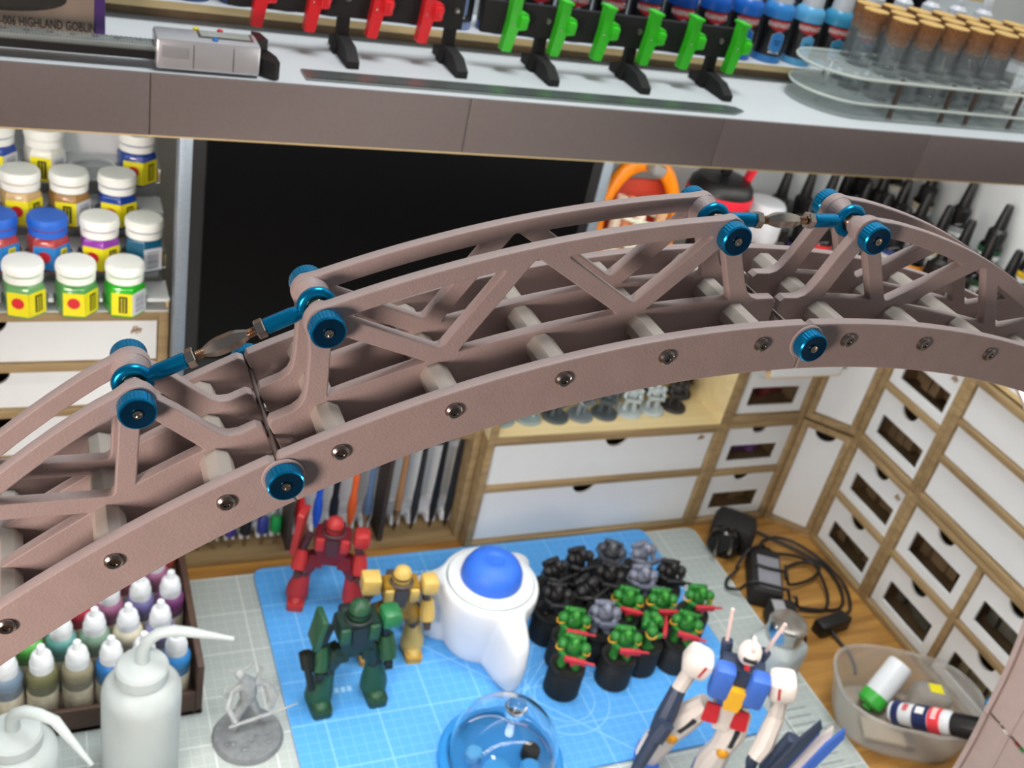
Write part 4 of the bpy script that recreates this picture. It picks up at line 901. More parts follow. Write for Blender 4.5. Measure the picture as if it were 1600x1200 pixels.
B('shoulder_box', MB().box((-.029, -.001, .093), (.017, .017, .018), None, .0015), yel['main'], t); B('shoulder_guard', MB().box((.0275, -.001, .0885), (.017, .019, .017), None, .005), yel['main'], t)
grn = MR('robot_green', main=(32, 74, 50), dark=(20, 44, 38), light=(28, 60, 44), grey=(26, 36, 36), black=(12, 18, 16))
t, bx_ = robot('dark green toy robot standing in front of the other robots', (.2420, .6280, .0052), .05, .88, grn, 'dome', spread=.017, arm_a=(.25, -.25))
B('shoulder_shield', MB().box((-.036, -.003, .098), (.006, .022, .034), T(-.036, 0, .098) @ RY(.15) @ T(.036, 0, -.098), .0015), grn['main'], t); B('shoulder_guard', MB().box((.030, -.001, .0975), (.019, .021, .018), None, .0055), mat('robot_green_bright', (40, 110, 66), .35), t)
B('drum_rifle', MB().tube([(-.044, -.012, .062), (-.040, -.018, .040)], .0035, 8).tube([(-.046, -.006, .075), (-.044, -.012, .062)], .006, 10), grn['black'], t)
# white, blue and navy robot
wr = MR('robot_white', main=(214, 206, 200), dark=(58, 102, 190), light=(206, 198, 194), grey=(44, 56, 78), black=(24, 28, 36))
t = thing('toy_robot', 'white and blue toy robot holding a long rifle near the mat edge', 'toy robot', (.5350, .4740, .0052), -.56)
t.scale = (1.3, 1.3, 1.3)
def L_(n, m, path, rad, k=10): return B(n, MB().tube(path, rad, k), m, t)
for sd in (-1, 1):
    lx = .011 * sd
    foot_x = -.036 if sd < 0 else .006
    B('foot', MB().prism(rounded([(foot_x - .009, -.022), (foot_x + .009, -.022), (foot_x + .008, .012), (foot_x - .008, .012)], .003, 3), 0 if sd < 0 else -.0024, .008), wr['dark'], t)
    L_('shin', wr['main'], [(foot_x, 0, .007), (foot_x * .9 + lx * .1, 0, .022), (foot_x * .62 + lx * .45, -.002, .040)], [.0095, .0105, .0080])
    L_('thigh', wr['main'], [(foot_x * .62 + lx * .45, -.002, .040), (foot_x * .35 + lx * .8, -.001, .056), (lx * 1.1, 0, .072)], [.0085, .0100, .0072])
    B('knee_cap', MB().ball((foot_x * .62 + lx * .45, -.0085, .040), (.0045, .004, .005), 10, 8), mat('robot_amber', (214, 150, 30), .4), t)
    B('thigh_vent', MB().box((foot_x * .33 + lx * .85, -.0098, .056), (.0032, .002, .016), T(foot_x * .33 + lx * .85, 0, .056) @ RY(.45 if sd < 0 else .02) @ T(-foot_x * .33 - lx * .85, 0, -.056)), wr['black'], t)
    B('hip_plate', MB().prism(rounded([(-.0055, -.006), (.0055, -.006), (.0045, .008), (-.0045, .008)], .0015, 3), -.001, .001, T(lx * .9, -.0105, .074) @ RX(PI / 2 - .3)), mat('robot_crimson', (178, 36, 46), .4), t)
    sx = .0285 * sd
    B('shoulder_guard', MB().box((sx, 0, .1060), (.019, .021, .017), T(sx, 0, .106) @ RY(-.25 * sd) @ T(-sx, 0, -.106), .005), wr['main'], t)
    B('shoulder_stripe', MB().box((sx - .003 * sd, -.0106, .108), (.0016, .0006, .010), T(sx, 0, .108) @ RY(-.25 * sd) @ T(-sx, 0, -.108)), mat('robot_crimson', (178, 36, 46), .4), t)
    B('chest_block', MB().box((sd * .0115, -.0085, .104), (.0135, .013, .026), None, .003), wr['dark'], t)
    B('back_rod', MB().tube([(sd * .012, .012, .112), (sd * .0175, .013, .146)], .0013, 8), mat('rod_pale', (222, 196, 192), .4), t)
    B('rod_socket', MB().tube([(sd * .0105, .011, .108), (sd * .0130, .012, .120)], .0040, 10), wr['grey'], t)
B('torso', MB().box((0, 0, .100), (.030, .017, .032), None, .003), wr['grey'], t)
B('belly', MB().prism(rounded([(-.0050, -.008), (.0050, -.008), (.0075, .010), (-.0075, .010)], .001, 3), .0, .010, T(0, -.0035, .092) @ FRONT), mat('robot_yellow_plate', (226, 172, 36), .4), t)
B('waist', MB().box((0, 0, .079), (.016, .013, .014), None, .002), wr['dark'], t); B('hips', MB().prism(rounded([(-.011, .080), (.011, .080), (.005, .060), (-.005, .060)], .002, 3), -.007, .009, FRONT), wr['main'], t)
h = B('head', MB().ball((0, -.001, .1265), (.0078, .0088, .0088), 16, 12), wr['main'], t); B('visor', MB().box((0, -.0085, .1270), (.009, .004, .0028), None, .0008), wr['black'], h); B('chin', MB().box((0, -.0085, .1205), (.0036, .004, .003), None, .0006), mat('robot_crimson', (178, 36, 46), .4), h); B('crest', MB().box((0, -.002, .1350), (.0030, .012, .005), None, .001), wr['main'], h)
L_('upper_arm', wr['main'], [(-.030, 0, .100), (-.0345, -.004, .080)], [.0055, .0050]); L_('forearm', wr['grey'], [(-.0345, -.004, .081), (-.038, -.014, .062), (-.040, -.019, .052)], [.0055, .0070, .0060])
L_('upper_arm', wr['main'], [(.030, 0, .100), (.033, -.002, .080)], [.0060, .0055]); L_('forearm', wr['main'], [(.033, -.002, .080), (.031, -.010, .060), (.028, -.014, .050)], [.0060, .0068, .0055])
for hx_, hy_, hz_ in ((-.041, -.021, .049), (.027, -.015, .047)):
    mb = MB().box((hx_, hy_, hz_), (.0075, .0065, .008), None, .0012)
    for q in range(4): mb.tube([(hx_ - .0027 + q * .0018, hy_ - .003, hz_ - .002), (hx_ - .0027 + q * .0018, hy_ - .0048, hz_ - .005), (hx_ - .0027 + q * .0018, hy_ - .0025, hz_ - .007)], .0009, 6)
    B('hand', mb, wr['grey'], t)
def held(name, label):
    o = thing(name, label, 'toy weapon', (.5350, .4740, .0052), -.56); o.scale = (1.3, 1.3, 1.3); return o
rf = held('toy_rifle', 'dark grey toy rifle held by the white and blue robot')
B('barrel', MB().tube([(-.041, -.025, .056), (-.046, -.033, .036), (-.051, -.041, .014)], [.0052, .0046, .0016], 8), wr['grey'], rf); B('receiver', MB().tube([(-.037, -.022, .066), (-.041, -.0255, .054)], [.0060, .0066], 8), wr['grey'], rf)
sb = held('toy_blade_cluster', 'toy blade cluster of blue and pale slats beside the white robot')  # cluster of blades by the robot's right arm
B('grip', MB().box((.042, -.014, .058), (.010, .010, .040), T(.042, 0, .058) @ RY(.2) @ T(-.042, 0, -.058), .002), wr['grey'], sb)
for i, (dx, m) in enumerate(((0, wr['dark']), (.005, wr['main']), (.010, wr['dark']), (-.008, wr['grey']))): B('slat', MB().prism([(-.002, 0), (.0025, .004), (.0035, .086 + .006 * i), (.0, .096 + .004 * i), (-.0025, .086)], -.0016, .0016, T(dx + .036, -.016 - .003 * i, .004) @ RY(.22) @ FRONT), m, sb)
B('amber_boss', MB().ball((.050, -.020, .045), (.005, .004, .006), 12, 8), mat('robot_amber', (214, 150, 30), .4), sb)

# ------------------------------------------------------------------ white stirrer with blue dome on three feet
sk = thing('paint_mixer', 'white three footed mixer with a large blue push dome', 'mixer', (.3890, .6750, .0052), 0)
PH = -1.43
Z = [(0, .0340, .0300), (.003, .0360, .0400), (.014, .0385, .0405), (.034, .0430, .0370), (.050, .0465, .0310), (.059, .0480, .0270), (.066, .0488, .0200), (.071, .0490, .0120), (.0755, .0488, .0050), (.0785, .0478, .0010), (.0800, .0455, 0)]
v = []; f = []; n = 144
for z, c_, a_ in Z:
    for i in range(n):
        a = 2 * PI * i / n; dA = ((a - PH + PI / 3) % (2 * PI / 3)) - PI / 3; k = math.exp(-abs(dA / .235) ** 3)
        r = c_ + a_ * k; v.append((r * math.cos(a), r * math.sin(a), z))
for q in range(len(Z) - 1):
    for i in range(n): f.append((q * n + i, q * n + (i + 1) % n, (q + 1) * n + (i + 1) % n, (q + 1) * n + i))
f.append(tuple(range(n - 1, -1, -1))); f.append(tuple((len(Z) - 1) * n + i for i in range(n)))
mbk = MB(); mbk.add(v, f); B('body', mbk, M_WHITEP, sk, ang=50)
B('top_disc', MB().lathe([(.0425, .0795), (.0425, .0815), (.0400, .0828)], 48), M_WHITEP, sk); B('groove', MB().torus((0, 0, .0803), .0431, .0006, 60, 6), mat('mixer_groove', (130, 150, 150), .5), sk)
B('dome', MB().lathe([(.0300, .0815), (.0306, .0840), (.0292, .0930), (.0256, .1000), (.0200, .1045), (.0120, .1065), (.0085, .1062), (.0070, .1050), (.0035, .1048), (.0030, .1060), (.001, .1064)], 48), mat('blue_dome', (46, 104, 214), .5, var=.04, scale=300, bump=.1), sk)

# ------------------------------------------------------------------ little soldiers on black holders
M_HOLD = mat('holder_black', (24, 25, 24), .6, var=.25, scale=150, bump=.2)
def soldier(cols, base_h, label, group):
    t = thing('miniature', label, 'miniature', (0, 0, 0), 0, group)
    B('holder', MB().lathe([(.0170, 0), (.0178, .001), (.0178, base_h - .006), (.0171, base_h - .005), (.0180, base_h - .004), (.0176, base_h)], 28), M_HOLD, t)
    z = 0
    mb = MB()
    for s in (-1, 1): mb.tube([(s * .0050, -.001, z), (s * .0048, 0, z + .006), (s * .0032, .0005, z + .0125)], [.0038, .0030, .0034], 9).ball((s * .0052, -.002, z + .001), (.003, .0045, .002), 8, 5)
    mb.ball((0, 0, z + .0165), (.0062, .0048, .0060), 12, 8).ball((0, 0, z + .0120), (.0046, .0040, .0030), 10, 6)
    for s in (-1, 1): mb.tube([(s * .0070, 0, z + .0185), (s * .0085, -.004, z + .0145), (s * .0045, -.0085, z + .0150)], [.0024, .0022, .0020], 8)
    b = B('body', mb, cols['main'], t)
    B('head', MB().ball((0, -.0025, z + .0248), (.0033, .0037, .0037), 12, 8).box((0, -.0058, z + .0240), (.0030, .0016, .0022), None, .0004), cols['head'], t)
    B('backpack', MB().box((0, .0055, z + .0195), (.0105, .0050, .0095), None, .0015).ball((-.0062, .0062, z + .0212), (.0021, .0024, .0030), 8, 6).ball((.0062, .0062, z + .0212), (.0021, .0024, .0030), 8, 6), cols['main'], t)
    for s in (-1, 1):
        p = B('shoulder_pad', MB().ball((s * .0082, -.0005, z + .0195), (.0042, .0046, .0040), 12, 8), cols['main'], t); B('pad_trim', MB().torus((0, 0, 0), .0040, .0007, 16, 6, T(s * .0088, -.0005, z + .0172) @ RY(s * .5)), cols['trim'], p)
    B('gun', MB().box((.0025, -.0105, z + .0150), (.0160, .0032, .0042), None, .0007).cyl((.010, -.0105, z + .0155), (.0165, -.0105, z + .0155), .0010, n=8).box((.001, -.0105, z + .0120), (.003, .0026, .004), None, .0005), cols['gun'], t)
    for q in list(kids(t)):
        if q.name.split('.')[0] != 'holder':
            q.data.transform(T(0, 0, base_h) @ Matrix.Scale(1.32, 4))
            for w in kids(q): w.data.transform(T(0, 0, base_h) @ Matrix.Scale(1.32, 4))
    return t
def MM(n, **k): return {q: mat('%s_%s' % (n, q), v_, .5, var=.18, scale=250) for q, v_ in k.items()}
GM = MM('mini_green', main=(34, 112, 40), head=(44, 124, 40), trim=(206, 156, 40), gun=(176, 40, 52)); KM = MM('mini_black', main=(24, 24, 26), head=(28, 28, 30), trim=(30, 30, 32), gun=(26, 26, 28)); AM = MM('mini_grey', main=(104, 110, 126), head=(120, 126, 142), trim=(110, 116, 130), gun=(86, 92, 108)); DM = MM('mini_dgrey', main=(58, 62, 70), head=(80, 84, 90), trim=(60, 62, 70), gun=(50, 52, 58))
gs = soldier(GM, .0345, 'green painted soldier miniature with red gun on black holder', 'green soldiers on black holders')
gt = tree(gs); first = True
GP = [(.4499, .5957, -.5), (.4652, .6287, -.4), (.5069, .5967, -.3), (.5350, .6467, -.5), (.5430, .6080, 1.0), (.5709, .6386, -.2), (.5814, .6037, -.6), (.6150, .6370, -.2)]
GL_ = {0: 'green soldier miniature on black holder nearest the glass dome', 7: 'green soldier miniature on black holder at the blue mat edge', 1: 'green soldier miniature on black holder beside the pale grey one by the mixer', 6: 'green soldier miniature on black holder next to the white robot shoulder', 4: 'green soldier miniature on black holder turned with its gun pointing inwards'}
for i, (x, y, a) in enumerate(GP):
    o = gs if i == 0 else dup_tree(gt)
    o['label'] = GL_.get(i, 'green painted soldier miniature with red gun on black holder'); o.location = (x, y, .0052 if x < .64 else .0022); o.rotation_euler = (0, 0, a)
ks = soldier(KM, .0345, 'unpainted black soldier miniature on black holder', 'black soldiers on black holders'); kt = tree(ks)
for i, (x, y, a) in enumerate([(.4740, .6990, .3), (.5083, .7112, .1), (.4614, .6649, -.3), (.5311, .6829, -.5), (.6029, .6772, -.3), (.4975, .6688, .5)]):
    o = ks if i == 0 else dup_tree(kt); o.location = (x, y, .0052); o.rotation_euler = (0, 0, a)
as_ = soldier(AM, .0345, 'pale grey primed soldier miniature on black holder', 'grey soldiers on black holders'); at_ = tree(as_)
for i, (x, y, a) in enumerate([(.5014, .6326, -.3), (.5853, .7090, .2), (.5666, .6748, -.2)]):
    o = as_ if i == 0 else dup_tree(at_); o.location = (x, y, .0052); o.rotation_euler = (0, 0, a)
ds = soldier(DM, .0345, 'dark grey primed soldier miniature behind the pale grey ones', None); ds.location = (.5495, .7158, .0052); ds.rotation_euler = (0, 0, -.6)

# figures in the display box
def small_fig(m, label, group):
    t = thing('miniature', label, 'miniature', (0, 0, 0), 0, group)
    B('round_base', MB().lathe([(.0150, 0), (.0153, .001), (.0143, .0036)], 28), m, t)
    mb = MB()
    for s in (-1, 1): mb.tube([(s * .0055, 0, .0036), (s * .005, 0, .011), (s * .003, 0, .019)], [.0030, .0026, .0034], 8)
    mb.ball((0, 0, .025), (.0065, .005, .007), 12, 8)
    for s in (-1, 1): mb.tube([(s * .0065, 0, .029), (s * .0095, -.003, .022), (s * .007, -.008, .020)], [.0026, .0024, .0020], 8).ball((s * .008, 0, .0295), (.0042, .0044, .0040), 8, 6)
    B('body', mb, m, t); B('head', MB().ball((0, -.001, .0345), .0034, 10, 8), m, t); B('weapon', MB().box((0, -.009, .021), (.018, .003, .004), None, .0006), m, t); return t
FM = {'pale grey': mat('fig_pale', (168, 182, 186), .6, var=.12), 'slate grey': mat('fig_slate', (112, 124, 132), .6, var=.12), 'dark grey': mat('fig_dark', (74, 84, 90), .6, var=.12), 'near black': mat('fig_black', (48, 46, 48), .6, var=.15), 'mist grey': mat('fig_mist', (140, 158, 160), .6, var=.1)}
FIG = [(.4465, .838, 'mist grey'), (.4780, .838, 'mist grey'), (.5110, .838, 'dark grey'), (.5420, .838, 'slate grey'), (.5730, .839, 'dark grey'), (.6048, .840, 'pale grey'), (.6360, .842, 'pale grey'), (.6675, .845, 'near black'),
       (.5300, .872, 'slate grey'), (.5620, .873, 'slate grey'), (.5940, .874, 'mist grey'), (.6250, .876, 'pale grey'), (.6900, .872, 'near black'), (.6580, .880, 'near black'), (.4970, .870, 'mist grey'), (.4650, .870, 'slate grey')]
protos = {}
for x, y, c_ in FIG:
    if c_ not in protos: o = small_fig(FM[c_], '%s primed figure on round base in the display box' % c_, '%s figures in the display box' % c_); protos[c_] = tree(o)
    else: o = dup_tree(protos[c_])
    o.location = (x, y, .1556); o.rotation_euler = (0, 0, random.uniform(-.5, .5))

# ------------------------------------------------------------------ glass dome over a blue dish
gd_ = thing('glass_cloche', 'clear glass dome with a knob covering a blue dish', 'cloche', (.3600, .5280, .0052))
dome = [(.0480, .006), (.0480, .020), (.0465, .032), (.0420, .044), (.0335, .0545), (.0220, .0610), (.0090, .0640)]
inner = [(r - .0014, z - (.0010 if z > .03 else 0)) for r, z in dome]
B('dome', MB().lathe(dome + [(.0055, .0655), (.0050, .0680), (.0085, .0705), (.0098, .0735), (.0085, .0765), (.004, .0780), (.0005, .0782), (.0005, .0640)] + inner[::-1], 56, closed=True), M_GLASS, gd_, ang=60)
M_DISH = mat('blue_dish', (40, 130, 200), .3, var=.03)
B('dish', MB().lathe([(.0560, 0), (.0570, .001), (.0570, .0070), (.0550, .0085), (.0500, .0085), (.0490, .0055), (.001, .0052)], 56), M_DISH, gd_)
for x, y, r, m in ((-.012, -.018, .012, mat('blue_pot', (60, 150, 216), .3)), (.018, -.022, .009, mat('blue_pot', (60, 150, 216), .3)), (.026, -.004, .008, M_BLACKM), (-.026, .004, .007, mat('blue_pot2', (90, 170, 226), .3))):
    B('small_pot', MB().lathe([(r, .0052), (r * 1.05, .007), (r * 1.05, .016), (r * .8, .018)], 24, (x, y, 0)), m, gd_)

# ------------------------------------------------------------------ solvent bottle with metal pump cap
pb = thing('solvent_bottle', 'frosted square bottle with round polished metal cap', 'bottle', (.6830, .5740, .0022), .35)
hs = .0250
vv = []
o4 = rounded([(-hs, -hs), (hs, -hs), (hs, hs), (-hs, hs)], .013, 6); n = len(o4); prof = [(.95, 0), (1, .003), (1, .040), (.95, .047), (.72, .053), (.60, .055)]
for s, z in prof: vv += [(x * s, y * s, z) for x, y in o4]
mb = MB(); mb.add(vv, [(k * n + i, k * n + (i + 1) % n, (k + 1) * n + (i + 1) % n, (k + 1) * n + i) for k in range(len(prof) - 1) for i in range(n)] + [tuple(range(n - 1, -1, -1)), tuple((len(prof) - 1) * n + i for i in range(n))]); B('bottle_body', mb, M_FROST, pb)
B('metal_cap', MB().lathe([(.0185, .054), (.0190, .0555), (.0190, .0710), (.0200, .0720), (.0200, .0735), (.0185, .0755), (.0100, .0765), (.001, .0762)], 40), mat('polished_metal', (206, 204, 200), .2, metal=1, var=.02), pb)

# ------------------------------------------------------------------ power supplies and leads
ad = thing('wall_adapter', 'black rounded plug adapter with two round metal pins', 'adapter', (.7520, .7660, 0), -.70)
B('housing', MB().box((0, .006, .0200), (.052, .044, .040), None, .010), M_BLACKM, ad)
B('plug_face', MB().lathe([(.0190, 0), (.0200, .002), (.0195, .014), (.0170, .016)], 32, M=T(-.006, -.014, .0195) @ RX(PI / 2)), M_GLOSS, ad)
for x, z in ((-.013, .0155), (.002, .0235)): B('pin', MB().tube([(x, -.028, z), (x, -.040, z), (x, -.045, z)], [.0024, .0024, .0018], 12), M_STEEL, ad)
def spline(P, n=8):
    P = [Vector(p) for p in P]; out = []
    for i in range(len(P) - 1):
        p0, p1, p2, p3 = P[max(i - 1, 0)], P[i], P[i + 1], P[min(i + 2, len(P) - 1)]
        for k in range(n):
            t = k / n; out.append(.5 * (2 * p1 + (p2 - p0) * t + (2 * p0 - 5 * p1 + 4 * p2 - p3) * t * t + (3 * p1 - p0 - 3 * p2 + p3) * t ** 3))
    return out + [P[-1]]
C1 = [(.769, .787, .018), (.777, .794, .015), (.790, .790, .007), (.806, .778, .004), (.851, .725, .004), (.859, .694, .004), (.850, .661, .004), (.831, .642, .004), (.801, .644, .005), (.769, .654, .007), (.745, .668, .012), (.718, .683, .012), (.707, .694, .006), (.714, .707, .006), (.730, .714, .012), (.738, .724, .006), (.752, .729, .010), (.768, .733, .0185), (.783, .737, .0185), (.800, .736, .009), (.827, .727, .008), (.848, .708, .006), (.824, .690, .007), (.789, .684, .008), (.760, .694, .013), (.744, .705, .016)]
C2 = [(.7795, .7365, .012), (.786, .748, .009), (.800, .762, .005), (.822, .766, .005), (.842, .752, .006), (.857, .715, .008), (.862, .675, .006), (.846, .640, .004), (.822, .628, .006), (.810, .618, .010)]
C3 = [(.792, .618, .010), (.797, .600, .004), (.798, .580, .003), (.793, .562, .003), (.786, .552, .003)]
C4 = [(.768, .676, .010), (.786, .700, .009), (.812, .716, .006), (.838, .712, .010), (.836, .690, .010), (.826, .660, .007), (.806, .640, .009), (.780, .640, .012), (.760, .650, .014)]
cl = thing('cable_coil', 'tangled coil of thin black power lead on the bare desk', 'cable', (.79, .69, 0))
def lift(p):
    z = p.z
    for bx0, by0, a, hu, hv in ((.7560, .6960, 1.05, .039, .018), (.7345, .6215, 1.25, .030, .015)):
        dx, dy = p.x - bx0, p.y - by0; u = abs(dx * math.cos(a) + dy * math.sin(a)) - hu; v = abs(-dx * math.sin(a) + dy * math.cos(a)) - hv
        e = max(u, v); k = min(1, max(0, 1 - (e - .004) / .012)); z = max(z, k * .0278)
    return z
for C in (C1, C2, C3, C4): B('lead', MB().tube([(p.x - .79, p.y - .69, lift(p)) for p in spline(C)], .0019, 8), M_BLACK, cl, ang=60)
pbk = thing('power_brick', 'black power brick with grey label under the cable coil', 'power supply', (.7560, .6960, 0), 1.05)
B('housing', MB().box((0, 0, .0125), (.078, .036, .025), None, .003), M_BLACKM, pbk); B('rating_label', MB().box((-.004, -.002, .0253), (.056, .026, .0006)), mat('label_grey', (128, 130, 138), .5, var=.08), pbk); B('cord_stub', MB().tube([(.038, 0, .012), (.050, 0, .012)], [.0040, .0025], 10), M_BLACK, pbk)
pb2 = thing('power_brick', 'second black power brick lying next to the metal capped bottle', 'power supply', (.7345, .6215, .0022), 1.25)
B('housing', MB().box((0, 0, .0125), (.060, .030, .025), None, .003), M_BLACKM, pb2); B('rating_label', MB().box((.010, .006, .0253), (.030, .014, .0006)), mat('label_grey2', (150, 152, 158), .5, var=.1), pb2)
sw = thing('inline_switch', 'small black inline box on the power lead', 'switch', (.8000, .6180, 0), .15); B('housing', MB().box((0, 0, .0085), (.046, .017, .017), None, .003), M_BLACK, sw); B('cord_stub', MB().tube([(.022, 0, .008), (.032, 0, .008)], [.003, .002], 8), M_BLACK, sw)

# ------------------------------------------------------------------ clear tub with glue tubes
tb_ = thing('plastic_tub', 'clear plastic tub holding glue tubes beside the cabinet drawers', 'tub', (.7850, .4860, 0), -.45)
n = 48; v = []; f = []
prof = [(.82, .002), (.90, .018), (1.0, .050), (1.03, .0505), (1.03, .0525), (.985, .0525), (.885, .019), (.805, .0035)]
def tubr(a): c_, s_ = math.cos(a), math.sin(a); return (.077 * math.copysign(abs(c_) ** .75, c_), .055 * math.copysign(abs(s_) ** .75, s_))
for s, z in prof:
    for i in range(n): x, y = tubr(2 * PI * i / n); v.append((x * s, y * s, z))
for k in range(len(prof) - 1):
    for i in range(n): f.append((k * n + i, k * n + (i + 1) % n, (k + 1) * n + (i + 1) % n, (k + 1) * n + i))
f.append(tuple(range(n))); f.append(tuple((len(prof) - 1) * n + i for i in range(n - 1, -1, -1)))
mb = MB(); mb.add(v, f); B('tub_wall', mb, M_FROSTT, tb_, ang=60)
gb = thing('glue_bottle', 'white glue bottle with a green cap lying in the tub', 'glue', (.7760, .5105, .0246), 0)
Mx = Vector((.0300, .0115, .0300)).to_track_quat('Z', 'Y').to_matrix().to_4x4()
B('bottle_body', MB().lathe([(.012, -.002), (.0135, 0), (.0135, .040), (.012, .043)], 24, M=Mx @ T(0, 0, -.006)), M_WHITEP, gb); B('cap', MB().lathe([(.0136, -.004), (.0140, -.006), (.0138, -.016), (.0110, -.0185), (.0050, -.0190), (.0048, -.0225), (.001, -.0228)], 28, M=Mx), mat('green_cap', (62, 172, 62), .4), gb)
gt_ = thing('glue_tube', 'white glue tube with red and navy bands and black cap', 'glue', (.7900, .4590, .0399), 0)
gt_.rotation_euler = Vector((.0261, -.0672, .0480)).to_track_quat('X', 'Z').to_euler()
Mx = RY(PI / 2 + .10)
B('tube_body', MB().tube([(-.038, 0, 0), (-.020, 0, 0), (.022, 0, 0), (.027, 0, 0)], [.0105, .0115, .0125, .0090], 24), M_WHITEP, gt_)
for x0, x1, c_ in ((-.034, -.027, (30, 44, 92)), (-.012, .004, (26, 38, 84)), (.0045, .017, (222, 60, 70))): B('colour_band', MB().lathe([(.0119, x0), (.0127, x0 + .0002), (.0129, x1 - .0002), (.0119, x1)], 24, M=RY(PI / 2)), mat('tube_band_%d_%d' % (c_[0], c_[2]), c_, .4), gt_)
mb = MB()
for x_, n_, m_ in ((-.0195, 3, 0), (.0108, 5, 1)):
    mb = MB()
    for q in range(n_): mb.box((x_, 0, .0130), (.0052, .0016, .0005), Matrix.Rotation(.55 + (q - n_ / 2) * .22, 4, 'X'))
    B('tube_print', mb, (mat('tube_band_222_70', (222, 60, 70), .4), M_LWHT)[m_], gt_)
B('tube_print', MB().box((-.004, 0, .0129), (.0085, .0075, .0006), Matrix.Rotation(.5, 4, 'X')), M_LWHT, gt_)
B('cap', MB().lathe([(.0085, .026), (.0115, .027), (.0105, .054), (.0095, .0555)], 30, M=RY(PI / 2)), M_BLACK, gt_)
mbr = MB()
for i in range(20): mbr.box((.041, 0, .0109), (.024, .0010, .0012), Matrix.Rotation(2 * PI * i / 20, 4, 'X'))
B('cap_ribs', mbr, M_BLACK, gt_)
bl = thing('plastic_bag', 'clear crumpled plastic pack with a yellow sticker in the tub', 'pack', (.8240, .4880, .0026), -.45)
B('pack_body', MB().box((0, 0, .020), (.038, .028, .038), None, .008), M_FROSTT, bl); B('yellow_sticker', MB().box((.002, .002, .0392), (.014, .012, .0006)), M_YEL, bl)
ct = thing('card_packet', 'tan card packet lying at the bottom of the tub', 'packet', (.7640, .4740, .0042), -.45); B('card', MB().box((0, 0, .003), (.052, .028, .006), RY(.04), .001), mat('tan_card', (176, 160, 140), .6), ct); B('card_end', MB().box((.022, 0, .0035), (.009, .029, .0070), RY(.04)), mat('grey_card_end', (92, 88, 88), .6), ct)
fo = thing('lamp_foot', 'grey printed foot block beside the arch leg', 'lamp foot', (.7400, .4050, 0), .3)
B('foot_block', MB().prism(rounded([(-.020, -.012), (.020, -.012), (.024, .008), (-.014, .012)], .004, 3), 0, .022), M_ARCH, fo); B('foot_pin', MB().cyl((0, 0, .022), (0, 0, .028), .003), M_STEEL, fo)

# ------------------------------------------------------------------ right-hand paint rack and things behind the arch
rs = thing('paint_stand', 'stepped white rack of black capped paints on the right cabinets', 'paint stand', (.9400, .690, .3184))
for i, (x0, x1, z) in enumerate(((-.060, -.026, .008), (-.026, .008, .022), (.008, .048, .044))):
    box_part('step_board', M_WHITE, ((x0 + x1) / 2, .03, z - .0025), (x1 - x0, .56, .005), rs); box_part('step_edge', M_PLY, (x0 - .0005, .03, z - .0025), (.0012, .56, .005), rs)
    for yy in (-.245, 0, .305): box_part('riser', M_WHITE, ((x0 + x1) / 2, yy, z / 2 - .0025), (x1 - x0 - .002, .004, max(z - .005, .001)), rs)
box_part('back_board', M_WHITE, (.050, .03, .088), (.004, .56, .176), rs)
PC = ['teal', 'scarlet', 'gold', 'navy', 'grey', 'azure', 'ivory', 'violet', 'amber', 'forest', 'pink', 'sand']
PCC = {'teal': (30, 130, 116), 'scarlet': (220, 60, 66), 'gold': (232, 190, 40), 'navy': (40, 60, 120), 'grey': (150, 156, 160), 'azure': (60, 150, 190), 'ivory': (230, 226, 214), 'violet': (90, 70, 130), 'amber': (214, 140, 40), 'forest': (40, 90, 60), 'pink': (216, 130, 140), 'sand': (190, 180, 150)}
r = .0130
lowM = MB().lathe([(r * .92, 0), (r, .0015), (r, .008)], 24).mesh('bottle_base', M_BLACK); labM = MB().lathe([(r, .008), (r * 1.015, .0083), (r * 1.015, .0330), (r, .0333)], 24).mesh('label', mat('pale_label', (206, 210, 212), .45, var=.2, scale=250)); cpM = MB().lathe([(r * .78, .044), (r * .80, .046), (r * .80, .058), (r * .62, .061), (r * .52, .062), (r * .36, .088), (r * .26, .090)], 20).mesh('black_cap', M_BLACK)
glM = MB().lathe([(r, .0395), (r * .95, .0425), (r * .75, .0450)], 24).mesh('bottle_shoulder', M_GLOSS)
stripe = MB()
for a in (-.5, 0, .5, 1.0): stripe.box((0, -r * 1.02, .020), (.0036, .0006, .016), RZ(a))
stM = stripe.mesh('label_print', M_BLACK)
bandB = MB().lathe([(r, .0333), (r * 1.012, .0335), (r * 1.012, .0395), (r, .0397)], 24); BB = {k: bandB.mesh('colour_band', mat('pband_' + k, v_, .4)) for k, v_ in PCC.items()}
step_n = ('lowest', 'middle', 'top')
for i, (x, z, n_, dy) in enumerate(((-.043, .008, 13, .036), (-.009, .022, 13, .036), (.028, .044, 8, .0580))):
    for j in range(n_):
        y = .265 - j * dy + (.012 if i == 1 else 0)
        if y < -.235: continue
        c_ = PC[(j * 5 + i * 3) % 12]
        t = thing('paint_bottle', '%s banded paint bottle with black pointed cap on the %s step%s' % (c_, step_n[i], ' near its end' if j == 12 else ''), 'paint bottle', (.9400 + x, .690 + y, .3184 + z), -.7, 'black capped paints on the right rack')
        for nm, me in (('bottle_base', lowM), ('label', labM), ('colour_band', BB[c_]), ('bottle_shoulder', glM), ('black_cap', cpM)):
            o = obj(nm, me, t)
            if nm == 'label': obj('label_print', stM, o)
# cabinets below the corner things
c = thing('module_box', 'wooden module closing the corner behind the narrow window drawers', 'cabinet', (.7195, .8080, .3115)); carcass(c, .1128, .0080, .17, .003)
